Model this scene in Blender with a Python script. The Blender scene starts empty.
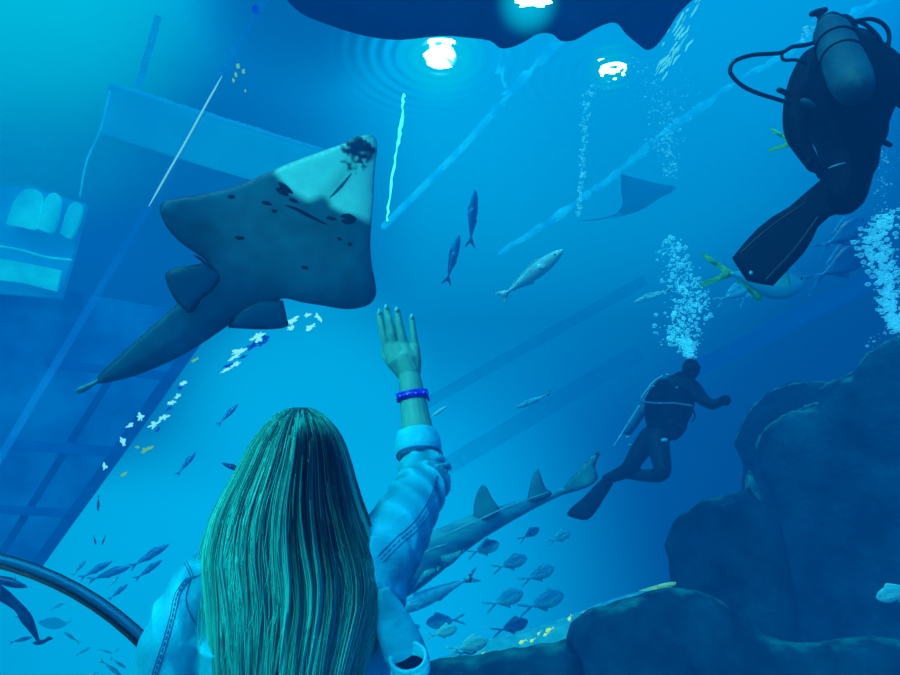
import bpy, bmesh, math, random
from mathutils import Vector, Matrix, noise, geometry
from mathutils.bvhtree import BVHTree
random.seed(11)
SC = bpy.context.scene
COL = SC.collection
V = Vector
# ------------------------------------------------------------------ camera
FPX = 693.0
CAM = V((0, 0, 1.5)); PITCH = math.radians(15)
FW = V((0, math.cos(PITCH), math.sin(PITCH))); UP = V((0, -math.sin(PITCH), math.cos(PITCH))); RT = V((1, 0, 0))
def ray(px, py): return FW + RT*((px-450)/FPX) + UP*((337.5-py)/FPX)
def at(px, py, d): return CAM + ray(px, py)*d
cd = bpy.data.cameras.new('camera'); co = bpy.data.objects.new('camera', cd); COL.objects.link(co)
co.location = CAM; co.rotation_euler = (math.pi/2+PITCH, 0, 0)
cd.sensor_width = 36; cd.lens = 36*FPX/900; cd.clip_start = .05; cd.clip_end = 200
SC.camera = co
SC.view_settings.view_transform = 'Standard'; SC.view_settings.look = 'None'
SC.cycles.use_denoising = True
SC.cycles.max_bounces = 8; SC.cycles.transparent_max_bounces = 24
SC.cycles.sample_clamp_indirect = 4

def lin(r, g, b):
    f = lambda c: c/12.92 if c <= .04045 else ((c+.055)/1.055)**2.4
    return (f(r/255), f(g/255), f(b/255))
# ------------------------------------------------------------------ materials
class NT:
    def __init__(s, mat):
        s.t = mat.node_tree; s.t.nodes.clear()
    def n(s, typ, **k):
        nd = s.t.nodes.new(typ)
        for a, v in k.items():
            if a.startswith('i_'): nd.inputs[a[2:].replace('_', ' ')].default_value = v
            else: setattr(nd, a, v)
        return nd
    def l(s, a, b): s.t.links.new(a, b)
def ramp(t, stops):
    r = t.n('ShaderNodeValToRGB'); e = r.color_ramp.elements
    while len(e) < len(stops): e.new(.5)
    for q, (p, c) in zip(e, stops): q.position = p; q.color = (*c, 1)
    return r
def newmat(name):
    m = bpy.data.materials.new(name); m.use_nodes = True
    return m, NT(m)
def mat(name, c1, c2=None, scale=8, rough=.6, spec=.3, bump=0, bscale=40, attr=None, emit=0, trans=0, alpha=1, axis=None, stretch=(1, 1, 1), metal=0):
    """noise-mixed two-colour surface; attr = colour attribute multiplied in; axis = object-space countershading (axis, lo, hi)"""
    m, t = newmat(name)
    out = t.n('ShaderNodeOutputMaterial'); b = t.n('ShaderNodeBsdfPrincipled'); t.l(b.outputs[0], out.inputs[0])
    b.inputs['Roughness'].default_value = rough; b.inputs['Specular IOR Level'].default_value = spec; b.inputs['Metallic'].default_value = metal
    tc = t.n('ShaderNodeTexCoord'); mp = t.n('ShaderNodeMapping'); mp.inputs['Scale'].default_value = stretch
    t.l(tc.outputs['Object'], mp.inputs[0])
    ns = t.n('ShaderNodeTexNoise'); ns.inputs['Scale'].default_value = scale; ns.inputs['Detail'].default_value = 6; t.l(mp.outputs[0], ns.inputs[0])
    if axis:
        sp = t.n('ShaderNodeSeparateXYZ'); t.l(tc.outputs['Object'], sp.inputs[0])
        mr = t.n('ShaderNodeMapRange'); mr.inputs[1].default_value = axis[1]; mr.inputs[2].default_value = axis[2]; t.l(sp.outputs[axis[0]], mr.inputs[0])
        ad = t.n('ShaderNodeMath', operation='ADD'); t.l(mr.outputs[0], ad.inputs[0])
        sb = t.n('ShaderNodeMath', operation='MULTIPLY_ADD'); sb.inputs[1].default_value = .5; sb.inputs[2].default_value = -.25; t.l(ns.outputs[0], sb.inputs[0]); t.l(sb.outputs[0], ad.inputs[1])
        r = ramp(t, [(.25, c1), (.75, c2 or c1)]); t.l(ad.outputs[0], r.inputs[0])
    else:
        r = ramp(t, [(.35, c1), (.65, c2 or c1)]); t.l(ns.outputs[0], r.inputs[0])
    c = r.outputs[0]
    if attr:
        a = t.n('ShaderNodeVertexColor'); a.layer_name = attr
        mx = t.n('ShaderNodeMix', data_type='RGBA', blend_type='MULTIPLY'); mx.inputs[0].default_value = 1
        t.l(c, mx.inputs[6]); t.l(a.outputs[0], mx.inputs[7]); c = mx.outputs[2]
    t.l(c, b.inputs['Base Color'])
    if emit: t.l(c, b.inputs['Emission Color']); b.inputs['Emission Strength'].default_value = emit
    if alpha < 1: b.inputs['Alpha'].default_value = alpha
    if trans: b.inputs['Transmission Weight'].default_value = trans
    if bump:
        n2 = t.n('ShaderNodeTexNoise'); n2.inputs['Scale'].default_value = bscale; n2.inputs['Detail'].default_value = 8; t.l(mp.outputs[0], n2.inputs[0])
        bp = t.n('ShaderNodeBump'); bp.inputs['Strength'].default_value = bump; bp.inputs['Distance'].default_value = .02
        t.l(n2.outputs[0], bp.inputs['Height']); t.l(bp.outputs[0], b.inputs['Normal'])
    return m
def glow(name, c, s):
    m, t = newmat(name); out = t.n('ShaderNodeOutputMaterial'); e = t.n('ShaderNodeEmission'); e.inputs[0].default_value = (*c, 1); e.inputs[1].default_value = s
    t.l(e.outputs[0], out.inputs[0]); return m
# ------------------------------------------------------------------ mesh helpers
def tube(bm, pts, rad, seg=12, flat=None, caps=True, closed=False):
    """swept tube with rounded ends; flat=(axis vector, ratio) squashes rings along an axis"""
    pts = [V(p) for p in pts]; n = len(pts)
    if not hasattr(rad, '__len__'): rad = [rad]*n
    P, R = list(pts), list(rad)
    if caps and not closed:
        d0 = (pts[0]-pts[1]).normalized(); d1 = (pts[-1]-pts[-2]).normalized()
        a, b = [], []
        for k in (1., .92, .7, .38):
            q = math.sqrt(max(0, 1-k*k)); a.append((pts[0]+d0*rad[0]*k, max(rad[0]*q, rad[0]*.02)))
            b.append((pts[-1]+d1*rad[-1]*k, max(rad[-1]*q, rad[-1]*.02)))
        b.reverse()
        P = [x[0] for x in a]+P+[x[0] for x in b]; R = [x[1] for x in a]+R+[x[1] for x in b]
    N = len(P); rings = []; nrm = None
    for i in range(N):
        if closed: t = (P[(i+1) % N]-P[i-1])
        else: t = (P[min(i+1, N-1)]-P[max(i-1, 0)])
        t = t.normalized() if t.length > 1e-9 else V((0, 0, 1))
        if nrm is None:
            nrm = t.orthogonal().normalized()
        nrm = (nrm-t*nrm.dot(t)); nrm = nrm.normalized() if nrm.length > 1e-6 else t.orthogonal().normalized()
        bi = t.cross(nrm); ring = []
        for k in range(seg):
            a = 2*math.pi*k/seg; o = (nrm*math.cos(a)+bi*math.sin(a))*R[i]
            if flat: ax = flat[0]; o = o-ax*o.dot(ax)*(1-flat[1])
            ring.append(bm.verts.new(P[i]+o))
        rings.append(ring)
    for i in range(N if closed else N-1):
        A, B = rings[i], rings[(i+1) % N]
        for k in range(seg):
            bm.faces.new((A[k], A[(k+1) % seg], B[(k+1) % seg], B[k]))
    if not closed:
        bm.faces.new(list(reversed(rings[0]))); bm.faces.new(rings[-1])
    return rings
def spline(pts, n):
    """Catmull-Rom through points (tuples of any length)"""
    pts = [tuple(p) for p in pts]; out = []; m = len(pts)-1
    for i in range(n+1):
        u = i/n*m; k = min(int(u), m-1); f = u-k
        p0, p1, p2, p3 = pts[max(k-1, 0)], pts[k], pts[k+1], pts[min(k+2, m)]
        out.append(tuple(.5*(2*b+(c-a)*f+(2*a-5*b+4*c-d)*f*f+(3*b-a-3*c+d)*f**3) for a, b, c, d in zip(p0, p1, p2, p3)))
    return out
def ball(bm, c, r, seg=16, sc=(1, 1, 1), rot=None):
    M = Matrix.Translation(c) @ (rot.to_4x4() if rot else Matrix()) @ Matrix.Diagonal((r*sc[0], r*sc[1], r*sc[2], 1))
    bmesh.ops.create_uvsphere(bm, u_segments=seg, v_segments=max(6, seg//2), radius=1, matrix=M)
def box(bm, a, b, w, h, up=V((0, 0, 1)), bev=.0):
    """beam from a to b, w wide, h high"""
    a, b = V(a), V(b); t = (b-a).normalized(); s = t.cross(up).normalized(); u = s.cross(t)
    v = [bm.verts.new(p+s*(w/2*i)+u*(h/2*j)) for p in (a, b) for i, j in ((-1, -1), (1, -1), (1, 1), (-1, 1))]
    fs = [(0, 1, 2, 3), (7, 6, 5, 4), (0, 4, 5, 1), (1, 5, 6, 2), (2, 6, 7, 3), (3, 7, 4, 0)]
    es = []
    for f in fs: bm.faces.new([v[i] for i in f])
    if bev:
        e = list({e for x in v for e in x.link_edges}); bmesh.ops.bevel(bm, geom=e, offset=bev, segments=2, affect='EDGES')
def inside(p, poly):
    c = False; j = len(poly)-1
    for i in range(len(poly)):
        a, b = poly[i], poly[j]
        if (a[1] > p[1]) != (b[1] > p[1]) and p[0] < (b[0]-a[0])*(p[1]-a[1])/(b[1]-a[1])+a[0]: c = not c
        j = i
    return c
def bdist(p, poly):
    m = 1e9; x, y = p
    for i in range(len(poly)):
        ax, ay = poly[i-1]; bx, by = poly[i]; dx, dy = bx-ax, by-ay; L = dx*dx+dy*dy
        t = 0 if L == 0 else max(0, min(1, ((x-ax)*dx+(y-ay)*dy)/L)); ex, ey = ax+t*dx-x, ay+t*dy-y
        m = min(m, ex*ex+ey*ey)
    return math.sqrt(m)
def slab(bm, poly, step, front, back, smooth=True, colour=None):
    """closed lens-shaped solid over a 2-D outline; front(p,dist)/back(p,dist) give 3-D points"""
    poly = [tuple(p) for p in poly]
    if smooth: poly = [p for p in spline(poly+[poly[0]], len(poly)*3)][:-1]
    co = [V(p) for p in poly]; nb = len(co)
    xs = [p[0] for p in poly]; ys = [p[1] for p in poly]
    y = min(ys)+step/2; k = 0
    while y < max(ys):
        x = min(xs)+step/2+(step/2 if k % 2 else 0)
        while x < max(xs):
            if inside((x, y), poly) and bdist((x, y), poly) > step*.45: co.append(V((x, y)))
            x += step
        y += step*.87; k += 1
    vs, es, fs, ov, oe, of = geometry.delaunay_2d_cdt(co, [(i, (i+1) % nb) for i in range(nb)], [], 1, 1e-5)
    lay = (bm.verts.layers.float_color.get('Col') or bm.verts.layers.float_color.new('Col')) if colour else None
    D = [bdist(v, poly) for v in vs]; D = [0 if d < 1e-4 else d for d in D]
    F = [bm.verts.new(front(v, d)) for v, d in zip(vs, D)]
    B = [F[i] if D[i] == 0 else bm.verts.new(back(vs[i], D[i])) for i in range(len(vs))]
    for f in fs:
        try: bm.faces.new([F[i] for i in f])
        except ValueError: pass
        if any(D[i] > 0 for i in f):
            try: bm.faces.new([B[i] for i in reversed(f)])
            except ValueError: pass
    if colour:
        for i, v in enumerate(vs):
            F[i][lay] = (*colour(v, D[i]), 1)
            if B[i] is not F[i]: B[i][lay] = (*colour(v, D[i], True), 1)
def mesh_of(bm, smooth=True, fix=True):
    if fix: bmesh.ops.recalc_face_normals(bm, faces=bm.faces)
    me = bpy.data.meshes.new('mesh'); bm.to_mesh(me); bm.free()
    if smooth: me.polygons.foreach_set('use_smooth', [True]*len(me.polygons))
    return me
def fuse(bm, voxel, it=6):
    """union of overlapping closed shapes into one continuous skin"""
    me = mesh_of(bm); o = bpy.data.objects.new('fuse_tmp', me); COL.objects.link(o)
    r = o.modifiers.new('r', 'REMESH'); r.mode = 'VOXEL'; r.voxel_size = voxel
    if it: s = o.modifiers.new('s', 'SMOOTH'); s.factor = .5; s.iterations = it
    dg = bpy.context.evaluated_depsgraph_get(); out = bpy.data.meshes.new_from_object(o.evaluated_get(dg))
    bpy.data.objects.remove(o); bpy.data.meshes.remove(me)
    out.polygons.foreach_set('use_smooth', [True]*len(out.polygons))
    return out
def link(name, me, m, parent=None, label=None, local=False):
    if isinstance(me, bmesh.types.BMesh): me = mesh_of(me)
    o = bpy.data.objects.new(name, me); COL.objects.link(o)
    me.name = name
    if m: me.materials.append(m)
    if parent:
        if not local:
            p = parent; off = V((0, 0, 0))
            while p: off += p.location; p = p.parent
            me.transform(Matrix.Translation(-off))
        o.parent = parent
    if label: o['label'] = label
    return o
def tag(o, label, cat, group=None, kind=None):
    o['label'] = label; o['category'] = cat
    if group: o['group'] = group
    if kind: o['kind'] = kind
    return o
def struct(name, bm, m):
    o = link(name, bm, m); o['kind'] = 'structure'; return o
def thing(name, label, cat, loc=(0, 0, 0), group=None):
    o = bpy.data.objects.new(name, None); COL.objects.link(o); o.location = loc; o.empty_display_size = .1
    return tag(o, label, cat, group)
def origin(o):
    """move a mesh thing's origin to the middle of its geometry"""
    c = sum((V(b) for b in o.bound_box), V())/8; o.data.transform(Matrix.Translation(-c)); o.location = c
    return o
def fbm(p, s, o=4):
    return noise.fractal(V(p)*s, 1, 2, o)
def srt(v): return math.sqrt(max(0, v))

# ------------------------------------------------------------------ water, world, light
W = lin(0, 82, 154)                    # colour the water tends to at depth
SIG = (.16, .072, .082)                # absorption per metre
BOX = ((-19, 19), (-6, 22), (-4, 8))
def path_len(d):
    d = d.normalized(); t = 1e9
    for i in range(3):
        if abs(d[i]) > 1e-6: t = min(t, ((BOX[i][1] if d[i] > 0 else BOX[i][0])-CAM[i])/d[i])
    return t
m_water, t = newmat('sea_water')
out = t.n('ShaderNodeOutputMaterial'); ab = t.n('ShaderNodeVolumeAbsorption'); em = t.n('ShaderNodeEmission'); ad = t.n('ShaderNodeAddShader')
mxs = max(SIG)
ab.inputs['Color'].default_value = (*[1-s/mxs for s in SIG], 1); ab.inputs['Density'].default_value = mxs
E = [w*s for w, s in zip(W, SIG)]
em.inputs[0].default_value = (*E, 1); em.inputs[1].default_value = 1
t.l(ab.outputs[0], ad.inputs[0]); t.l(em.outputs[0], ad.inputs[1]); t.l(ad.outputs[0], out.inputs['Volume'])
bm = bmesh.new(); bmesh.ops.create_cube(bm, size=1)
for v in bm.verts: v.co = V([(BOX[i][0]+BOX[i][1])/2+v.co[i]*(BOX[i][1]-BOX[i][0]) for i in range(3)])
struct('water', mesh_of(bm, False), m_water)

wd = bpy.data.worlds.new('world'); SC.world = wd; wd.use_nodes = True; t = NT(wd)
wo = t.n('ShaderNodeOutputWorld'); bg = t.n('ShaderNodeBackground'); t.l(bg.outputs[0], wo.inputs[0]); tc = t.n('ShaderNodeTexCoord')
nm = t.n('ShaderNodeVectorMath', operation='NORMALIZE'); t.l(tc.outputs['Generated'], nm.inputs[0])
def wcol(px, py, rgb):
    d = ray(px, py); L = path_len(d); c = lin(*rgb)
    return tuple(max(0, (c[i]-W[i]*(1-math.exp(-SIG[i]*L)))/math.exp(-SIG[i]*L)) if i else 0 for i in range(3))
cur = t.n('ShaderNodeRGB'); cur.outputs[0].default_value = (*wcol(560, 300, (0, 118, 200)), 1); cur = cur.outputs[0]
ANCH = [  # far water brightness by direction: (px, py, angular radius deg inner, outer, colour)
    (1100, 650, 0, 45, (0, 72, 148)),
    (190, 620, 2, 37, (0, 172, 230)),
    (500, 110, 1, 29, (0, 166, 230)),
    (680, 50, 1, 19, (0, 156, 224)),
    (170, 235, 3, 21, (0, 100, 172)),
    (40, 330, 2, 13, (0, 94, 170)),
    (-30, -30, 2, 18, (20, 184, 220)),
    (300, 400, 1, 12, (0, 168, 226)),
    (300, 20, 1, 9, (0, 104, 176)),
]
for px, py, r0, r1, c in ANCH:
    dt = t.n('ShaderNodeVectorMath', operation='DOT_PRODUCT'); t.l(nm.outputs[0], dt.inputs[0]); dt.inputs[1].default_value = ray(px, py).normalized()
    mr = t.n('ShaderNodeMapRange', interpolation_type='SMOOTHSTEP'); mr.inputs[1].default_value = math.cos(math.radians(r1)); mr.inputs[2].default_value = math.cos(math.radians(r0)); t.l(dt.outputs['Value'], mr.inputs[0])
    mx = t.n('ShaderNodeMix', data_type='RGBA'); t.l(mr.outputs[0], mx.inputs[0]); t.l(cur, mx.inputs[6]); mx.inputs[7].default_value = (*wcol(px, py, c), 1); cur = mx.outputs[2]
ns = t.n('ShaderNodeTexNoise'); ns.inputs['Scale'].default_value = 3; ns.inputs['Detail'].default_value = 4; t.l(nm.outputs[0], ns.inputs[0])
mr = t.n('ShaderNodeMapRange'); mr.inputs[3].default_value = .9; mr.inputs[4].default_value = 1.1; t.l(ns.outputs[0], mr.inputs[0])
mx = t.n('ShaderNodeVectorMath', operation='SCALE'); t.l(cur, mx.inputs[0]); t.l(mr.outputs[0], mx.inputs['Scale']); t.l(mx.outputs[0], bg.inputs[0])
bg.inputs[1].default_value = 1

def lamp(name, typ, loc, to, energy, col, **k):
    ld = bpy.data.lights.new(name, typ); o = bpy.data.objects.new(name, ld); COL.objects.link(o); o.location = loc
    o.rotation_euler = (V(to)-V(loc)).to_track_quat('-Z', 'Y').to_euler(); ld.energy = energy; ld.color = col
    for a, v in k.items(): setattr(ld, a, v)
    return o
lamp('surface_light', 'SUN', (0, 6, 7), (3.6, 10.5, 0), 2.6, (.4, .97, 1), angle=.25)
lamp('front_fill', 'SUN', (0, -5, 3), (5.5, 5, -3.5), 1.5, (.35, .97, 1), angle=.3)
lamp('tunnel_light', 'AREA', (-2.6, .15, 2.7), (-.25, 1.4, 1.4), 42, (.06, 1, .92), size=.6)
lamp('ray_fill', 'SPOT', (-1.15, .7, .25), at(345, 165, 3.2), 330, (.3, 1, .95), spot_size=.42, spot_blend=.8, shadow_soft_size=.1)  # added spot, brightens the ray's snout from below

# ------------------------------------------------------------------ setting: tunnel, pane, seams, tank
m_floor = mat('tunnel_floor', (.02, .05, .08), (.03, .08, .12), rough=.5)
m_sand = mat('sand', (.1, .35, .4), (.2, .55, .55), scale=3, bump=.4, bscale=25)
bm = bmesh.new(); box(bm, (-9, .05, -.1), (9, .05, -.1), 3.6, .2); struct('floor', bm, m_floor)
bm = bmesh.new(); bmesh.ops.create_grid(bm, x_segments=60, y_segments=60, size=1)
for v in bm.verts:
    v.co = V((v.co.x*18.5, 8+v.co.y*13.5, 0)); v.co.z = -3.4+.4*fbm(v.co, .3)
struct('ground', bm, m_sand)

PROF = [(1.80, -.2), (1.78, .6), (1.735, 1.3), (1.69, 1.7), (1.635, 2.0), (1.50, 2.4), (1.25, 2.8), (.85, 3.1), (.35, 3.27), (0, 3.3), (-.35, 3.27), (-.85, 3.1), (-1.25, 2.8), (-1.5, 2.4), (-1.66, 1.9), (-1.74, 1.2), (-1.8, -.2)]
PR = spline(PROF, 64)
m_pane, t = newmat('clear_acrylic')
out = t.n('ShaderNodeOutputMaterial'); tr = t.n('ShaderNodeBsdfTransparent'); gl = t.n('ShaderNodeBsdfGlossy'); mx = t.n('ShaderNodeMixShader')
tr.inputs[0].default_value = (.97, 1, 1, 1); gl.inputs['Roughness'].default_value = .12; mx.inputs[0].default_value = .012
t.l(tr.outputs[0], mx.inputs[1]); t.l(gl.outputs[0], mx.inputs[2]); t.l(mx.outputs[0], out.inputs[0])
bm = bmesh.new(); prev = None; pv = []
for y, z in PR:
    a, b = bm.verts.new((-9, y, z)), bm.verts.new((9, y, z))
    if prev: bm.faces.new((prev[0], prev[1], b, a))
    prev = (a, b)
bm.normal_update()
PANE = BVHTree.FromBMesh(bm)
struct('window_1', mesh_of(bm, True, False), m_pane)
def on_pane(px, py, off=.008):
    d = ray(px, py).normalized(); h = PANE.ray_cast(CAM, d); return h[0]-d*off
# diagonal panel joint
m_joint = mat('panel_joint', lin(40, 140, 200), lin(20, 120, 190), rough=1, spec=0, alpha=.11, emit=.1)
bm = bmesh.new()
pts = [on_pane(*p) for p in spline([(-40, 528), (0, 458), (60, 357), (105, 281), (150, 205), (186, 141), (222, 76), (256, 15), (275, -20)], 40)]
tube(bm, pts, .011, 8, flat=(V((0, 1, 0)), .25))
s2 = struct('trim_2', bm, m_joint)
m_glint = glow('joint_glint', lin(120, 225, 240), .9)
bm = bmesh.new(); tube(bm, [on_pane(*p, .02) for p in spline([(149, 206), (167, 174), (186, 141), (204, 108), (222, 76)], 14)], [.0008, .0016]+[.0022]*11+[.0016, .0008], 6)  # reflection along the joint, drawn as an emissive sliver
link('edge_glint', bm, m_glint, s2, 'bright reflection along the joint')
# arched seal of the side opening at lower left
m_seal = mat('seal_teal', lin(14, 76, 112), lin(20, 88, 124), rough=1, spec=0)
m_gasket = mat('seal_black', (.004, .006, .01), (.01, .012, .02), rough=.4, spec=.1)
YA = 1.58
def on_y(px, py, y): d = ray(px, py); return CAM+d*(y/d.y)
A3 = [on_y(*p, YA) for p in ((0, 559), (62, 581), (138, 633))]
(ax_, az_), (bx_, bz_), (cx_, cz_) = [(p.x, p.z) for p in A3]
dd_ = 2*(ax_*(bz_-cz_)+bx_*(cz_-az_)+cx_*(az_-bz_))
ux = ((ax_**2+az_**2)*(bz_-cz_)+(bx_**2+bz_**2)*(cz_-az_)+(cx_**2+cz_**2)*(az_-bz_))/dd_
uz = ((ax_**2+az_**2)*(cx_-bx_)+(bx_**2+bz_**2)*(ax_-cx_)+(cx_**2+cz_**2)*(bx_-ax_))/dd_
C0 = V((ux, YA, uz)); RR = math.hypot(ax_-ux, az_-uz)
def arch(r, dy=0):
    P = [V((C0.x+r, C0.y+dy, z)) for z in (0.02, .3*max(C0.z, .1))]
    P += [V((C0.x+r*math.cos(a), C0.y+dy, C0.z+r*math.sin(a))) for a in [math.pi*i/48 for i in range(49)]]
    return P+[V((C0.x-r, C0.y+dy, z)) for z in (.3*max(C0.z, .1), .02)]
bm = bmesh.new(); tube(bm, arch(RR), .0118, 10, flat=(V((0, 1, 0)), .5)); s1 = struct('trim_1', bm, m_seal)
bm = bmesh.new(); tube(bm, arch(RR-.0125, -.01), .0052, 8); link('gasket', bm, m_gasket, s1, 'black rubber gasket')
bm = bmesh.new(); tube(bm, arch(RR+.0118, -.004), .0012, 6); link('edge_line', bm, m_gasket, s1, 'thin dark edge line')

# tank walls far away
m_wall = mat('tank_wall', lin(0, 60, 120), lin(0, 75, 140), scale=.6, rough=.9)
# ------------------------------------------------------------------ overhead: rippled surface, lamps, hall structures
LAMPS = [(441, 58, 7.6), (613, 72, 7.9)]
m_surf, t = newmat('rippled_surface')
out = t.n('ShaderNodeOutputMaterial'); rf = t.n('ShaderNodeBsdfRefraction'); rf.inputs['IOR'].default_value = 1.03; rf.inputs['Roughness'].default_value = .0
geo = t.n('ShaderNodeNewGeometry'); tr = t.n('ShaderNodeBsdfTransparent'); mx = t.n('ShaderNodeMixShader')
sp = t.n('ShaderNodeSeparateXYZ'); t.l(geo.outputs['Position'], sp.inputs[0]); mr = t.n('ShaderNodeMapRange', interpolation_type='SMOOTHSTEP'); mr.inputs[1].default_value = 6.5; mr.inputs[2].default_value = 9.5; t.l(sp.outputs[1], mr.inputs[0])
t.l(mr.outputs[0], mx.inputs[0]); t.l(rf.outputs[0], mx.inputs[1]); t.l(tr.outputs[0], mx.inputs[2]); t.l(mx.outputs[0], out.inputs[0])
n1 = t.n('ShaderNodeTexNoise'); n1.inputs['Scale'].default_value = 2.2; n1.inputs['Detail'].default_value = 5; t.l(geo.outputs['Position'], n1.inputs[0])
ht = n1.outputs[0]
for (px, py, d) in LAMPS:
    c = at(px, py, d); dr = ray(px, py); dd = (6.0-1.5)/dr.z; c = CAM+dr*dd
    sb = t.n('ShaderNodeVectorMath', operation='SUBTRACT'); t.l(geo.outputs['Position'], sb.inputs[0]); sb.inputs[1].default_value = c
    le = t.n('ShaderNodeVectorMath', operation='LENGTH'); t.l(sb.outputs[0], le.inputs[0])
    ml = t.n('ShaderNodeMath', operation='MULTIPLY'); ml.inputs[1].default_value = 46; t.l(le.outputs['Value'], ml.inputs[0])
    sn = t.n('ShaderNodeMath', operation='SINE'); t.l(ml.outputs[0], sn.inputs[0])
    fo = t.n('ShaderNodeMapRange'); fo.inputs[1].default_value = 0; fo.inputs[2].default_value = 1.3; fo.inputs[3].default_value = .8; fo.inputs[4].default_value = 0; t.l(le.outputs['Value'], fo.inputs[0])
    mm = t.n('ShaderNodeMath', operation='MULTIPLY'); t.l(sn.outputs[0], mm.inputs[0]); t.l(fo.outputs[0], mm.inputs[1])
    aa = t.n('ShaderNodeMath', operation='ADD'); t.l(ht, aa.inputs[0]); t.l(mm.outputs[0], aa.inputs[1]); ht = aa.outputs[0]
bp = t.n('ShaderNodeBump'); bp.inputs['Strength'].default_value = 1; bp.inputs['Distance'].default_value = .022; t.l(ht, bp.inputs['Height']); t.l(bp.outputs[0], rf.inputs['Normal'])
bm = bmesh.new(); bmesh.ops.create_grid(bm, x_segments=2, y_segments=2, size=1)
for v in bm.verts: v.co = V((v.co.x*18.8, 3+v.co.y*7.5, 6.0))
sf = struct('water_surface', mesh_of(bm, True, False), m_surf)
sf.visible_shadow = False      # clear water lets the daylight through (refractive caustics are not sampled)

m_bulb = glow('lamp_white', (.75, 1, 1), 9)
def halo_mat(name, col, s, rad=.62, peak=16, pr=.14):
    m, t = newmat(name); out = t.n('ShaderNodeOutputMaterial'); e = t.n('ShaderNodeEmission')
    tr = t.n('ShaderNodeBsdfTransparent'); mx = t.n('ShaderNodeMixShader'); tc = t.n('ShaderNodeTexCoord'); le = t.n('ShaderNodeVectorMath', operation='LENGTH'); t.l(tc.outputs['Object'], le.inputs[0])
    mr = t.n('ShaderNodeMapRange', interpolation_type='SMOOTHERSTEP'); mr.inputs[1].default_value = .06; mr.inputs[2].default_value = rad; mr.inputs[3].default_value = .8; mr.inputs[4].default_value = 0; t.l(le.outputs['Value'], mr.inputs[0])
    pk = t.n('ShaderNodeMapRange', interpolation_type='SMOOTHERSTEP'); pk.inputs[1].default_value = pr*.5; pk.inputs[2].default_value = pr*1.7; pk.inputs[3].default_value = 1; pk.inputs[4].default_value = 0; t.l(le.outputs['Value'], pk.inputs[0])
    st = t.n('ShaderNodeMath', operation='MULTIPLY_ADD'); t.l(pk.outputs[0], st.inputs[0]); st.inputs[1].default_value = peak; st.inputs[2].default_value = s; t.l(st.outputs[0], e.inputs[1])
    cm = t.n('ShaderNodeMix', data_type='RGBA'); t.l(pk.outputs[0], cm.inputs[0]); cm.inputs[6].default_value = (*col, 1); cm.inputs[7].default_value = (.6, 1, 1, 1); t.l(cm.outputs[2], e.inputs[0])
    t.l(mr.outputs[0], mx.inputs[0]); t.l(tr.outputs[0], mx.inputs[1]); t.l(e.outputs[0], mx.inputs[2]); t.l(mx.outputs[0], out.inputs[0]); return m
m_halo = halo_mat('lamp_halo', lin(0, 215, 250), 1.3, .62, 7, .15)  # lamp glow on the ripples painted as a fading emissive disc
m_halo_s = halo_mat('lamp_halo_small', lin(0, 215, 250), 1.1, .36, 5, .08)
def blob(bm, c, rx, ry, wob, tilt=0, n=40, seed=0):
    """ragged luminous disc facing down-and-towards the tunnel"""
    nrm = (CAM-c).normalized(); r = nrm.cross(V((0, 0, 1))).normalized()*-1; u = nrm.cross(r)*-1
    r = V((1, 0, 0)); u = nrm.cross(r).normalized(); 
    vs = []
    for k in range(n):
        a = 2*math.pi*k/n; q = 1+wob*noise.noise(V((math.cos(a)*1.7, math.sin(a)*1.7, seed)))+wob*.5*noise.noise(V((math.cos(a)*5, math.sin(a)*5, seed+3)))
        x, y = rx*q*math.cos(a), ry*q*math.sin(a); x, y = x*math.cos(tilt)-y*math.sin(tilt), x*math.sin(tilt)+y*math.cos(tilt)
        vs.append((x, y))
    A = [bm.verts.new(c+r*x+u*y+nrm*.01) for x, y in vs]; B = [bm.verts.new(c+(r*x+u*y)*.96-nrm*.02) for x, y in vs]
    bm.faces.new(A); bm.faces.new(list(reversed(B)))
    for k in range(n): bm.faces.new((A[k], B[k], B[(k+1) % n], A[(k+1) % n]))
def ceiling_lamp_or_glint(px, py, d, rpx, rpy, label, tilt=0, halo=True, seed=0, wob=.7):
    c = at(px, py, d); rpx *= .72; rpy *= .72; o = thing('ceiling_lamp_or_glint', label, 'lamp', c, 'bright lamps above the water')
    bm = bmesh.new(); blob(bm, c, rpx*d/FPX, rpy*d/FPX, wob, tilt, seed=seed); link('bulb_or_glint', mesh_of(bm, False), m_bulb, o)
    if halo:
        bm = bmesh.new(); blob(bm, c+V((0, .12, .08)), .62, .5, .1, seed=seed); link('halo_disc', mesh_of(bm, False), m_halo if halo == 1 else m_halo_s, o)
ceiling_lamp_or_glint(440, 59, 7.6, 21, 18, 'large ragged white lamp ringed by circular ripples, below the dark shape', seed=1)
ceiling_lamp_or_glint(530, 2, 5.7, 23, 7, 'white lamp cut by the top edge in front of the dark ray', seed=4, halo=2)
ceiling_lamp_or_glint(613, 73, 7.9, 14, 8, 'smaller white lamp right of centre above a thin bubble stream', seed=7, halo=2)
m_glim = glow('lamp_glimmer', lin(120, 240, 255), 1.3)
c = at(682, 32, 7.4); o = thing('ceiling_lamp_or_glint', 'streaky cyan lamp glimmer right of the dark ray at top', 'lamp', c, 'bright lamps above the water')  # ripple glints of a lamp, drawn as emissive streaks
for k in range(34):
    bm = bmesh.new(); q = random.uniform(-1, 1); blob(bm, at(680+q*18+random.gauss(0, 5), 36-q*30+random.gauss(0, 5), 7.4), .03*random.uniform(.5, 2.6), .006*random.uniform(.6, 2), .6, 1.0, seed=20+k)
    link('streak', mesh_of(bm, False), m_glim, o)
m_yel = glow('small_yellow_light', lin(190, 235, 170), 1.0); m_blu = glow('small_blue_light', lin(10, 60, 235), 1.0)
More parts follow.
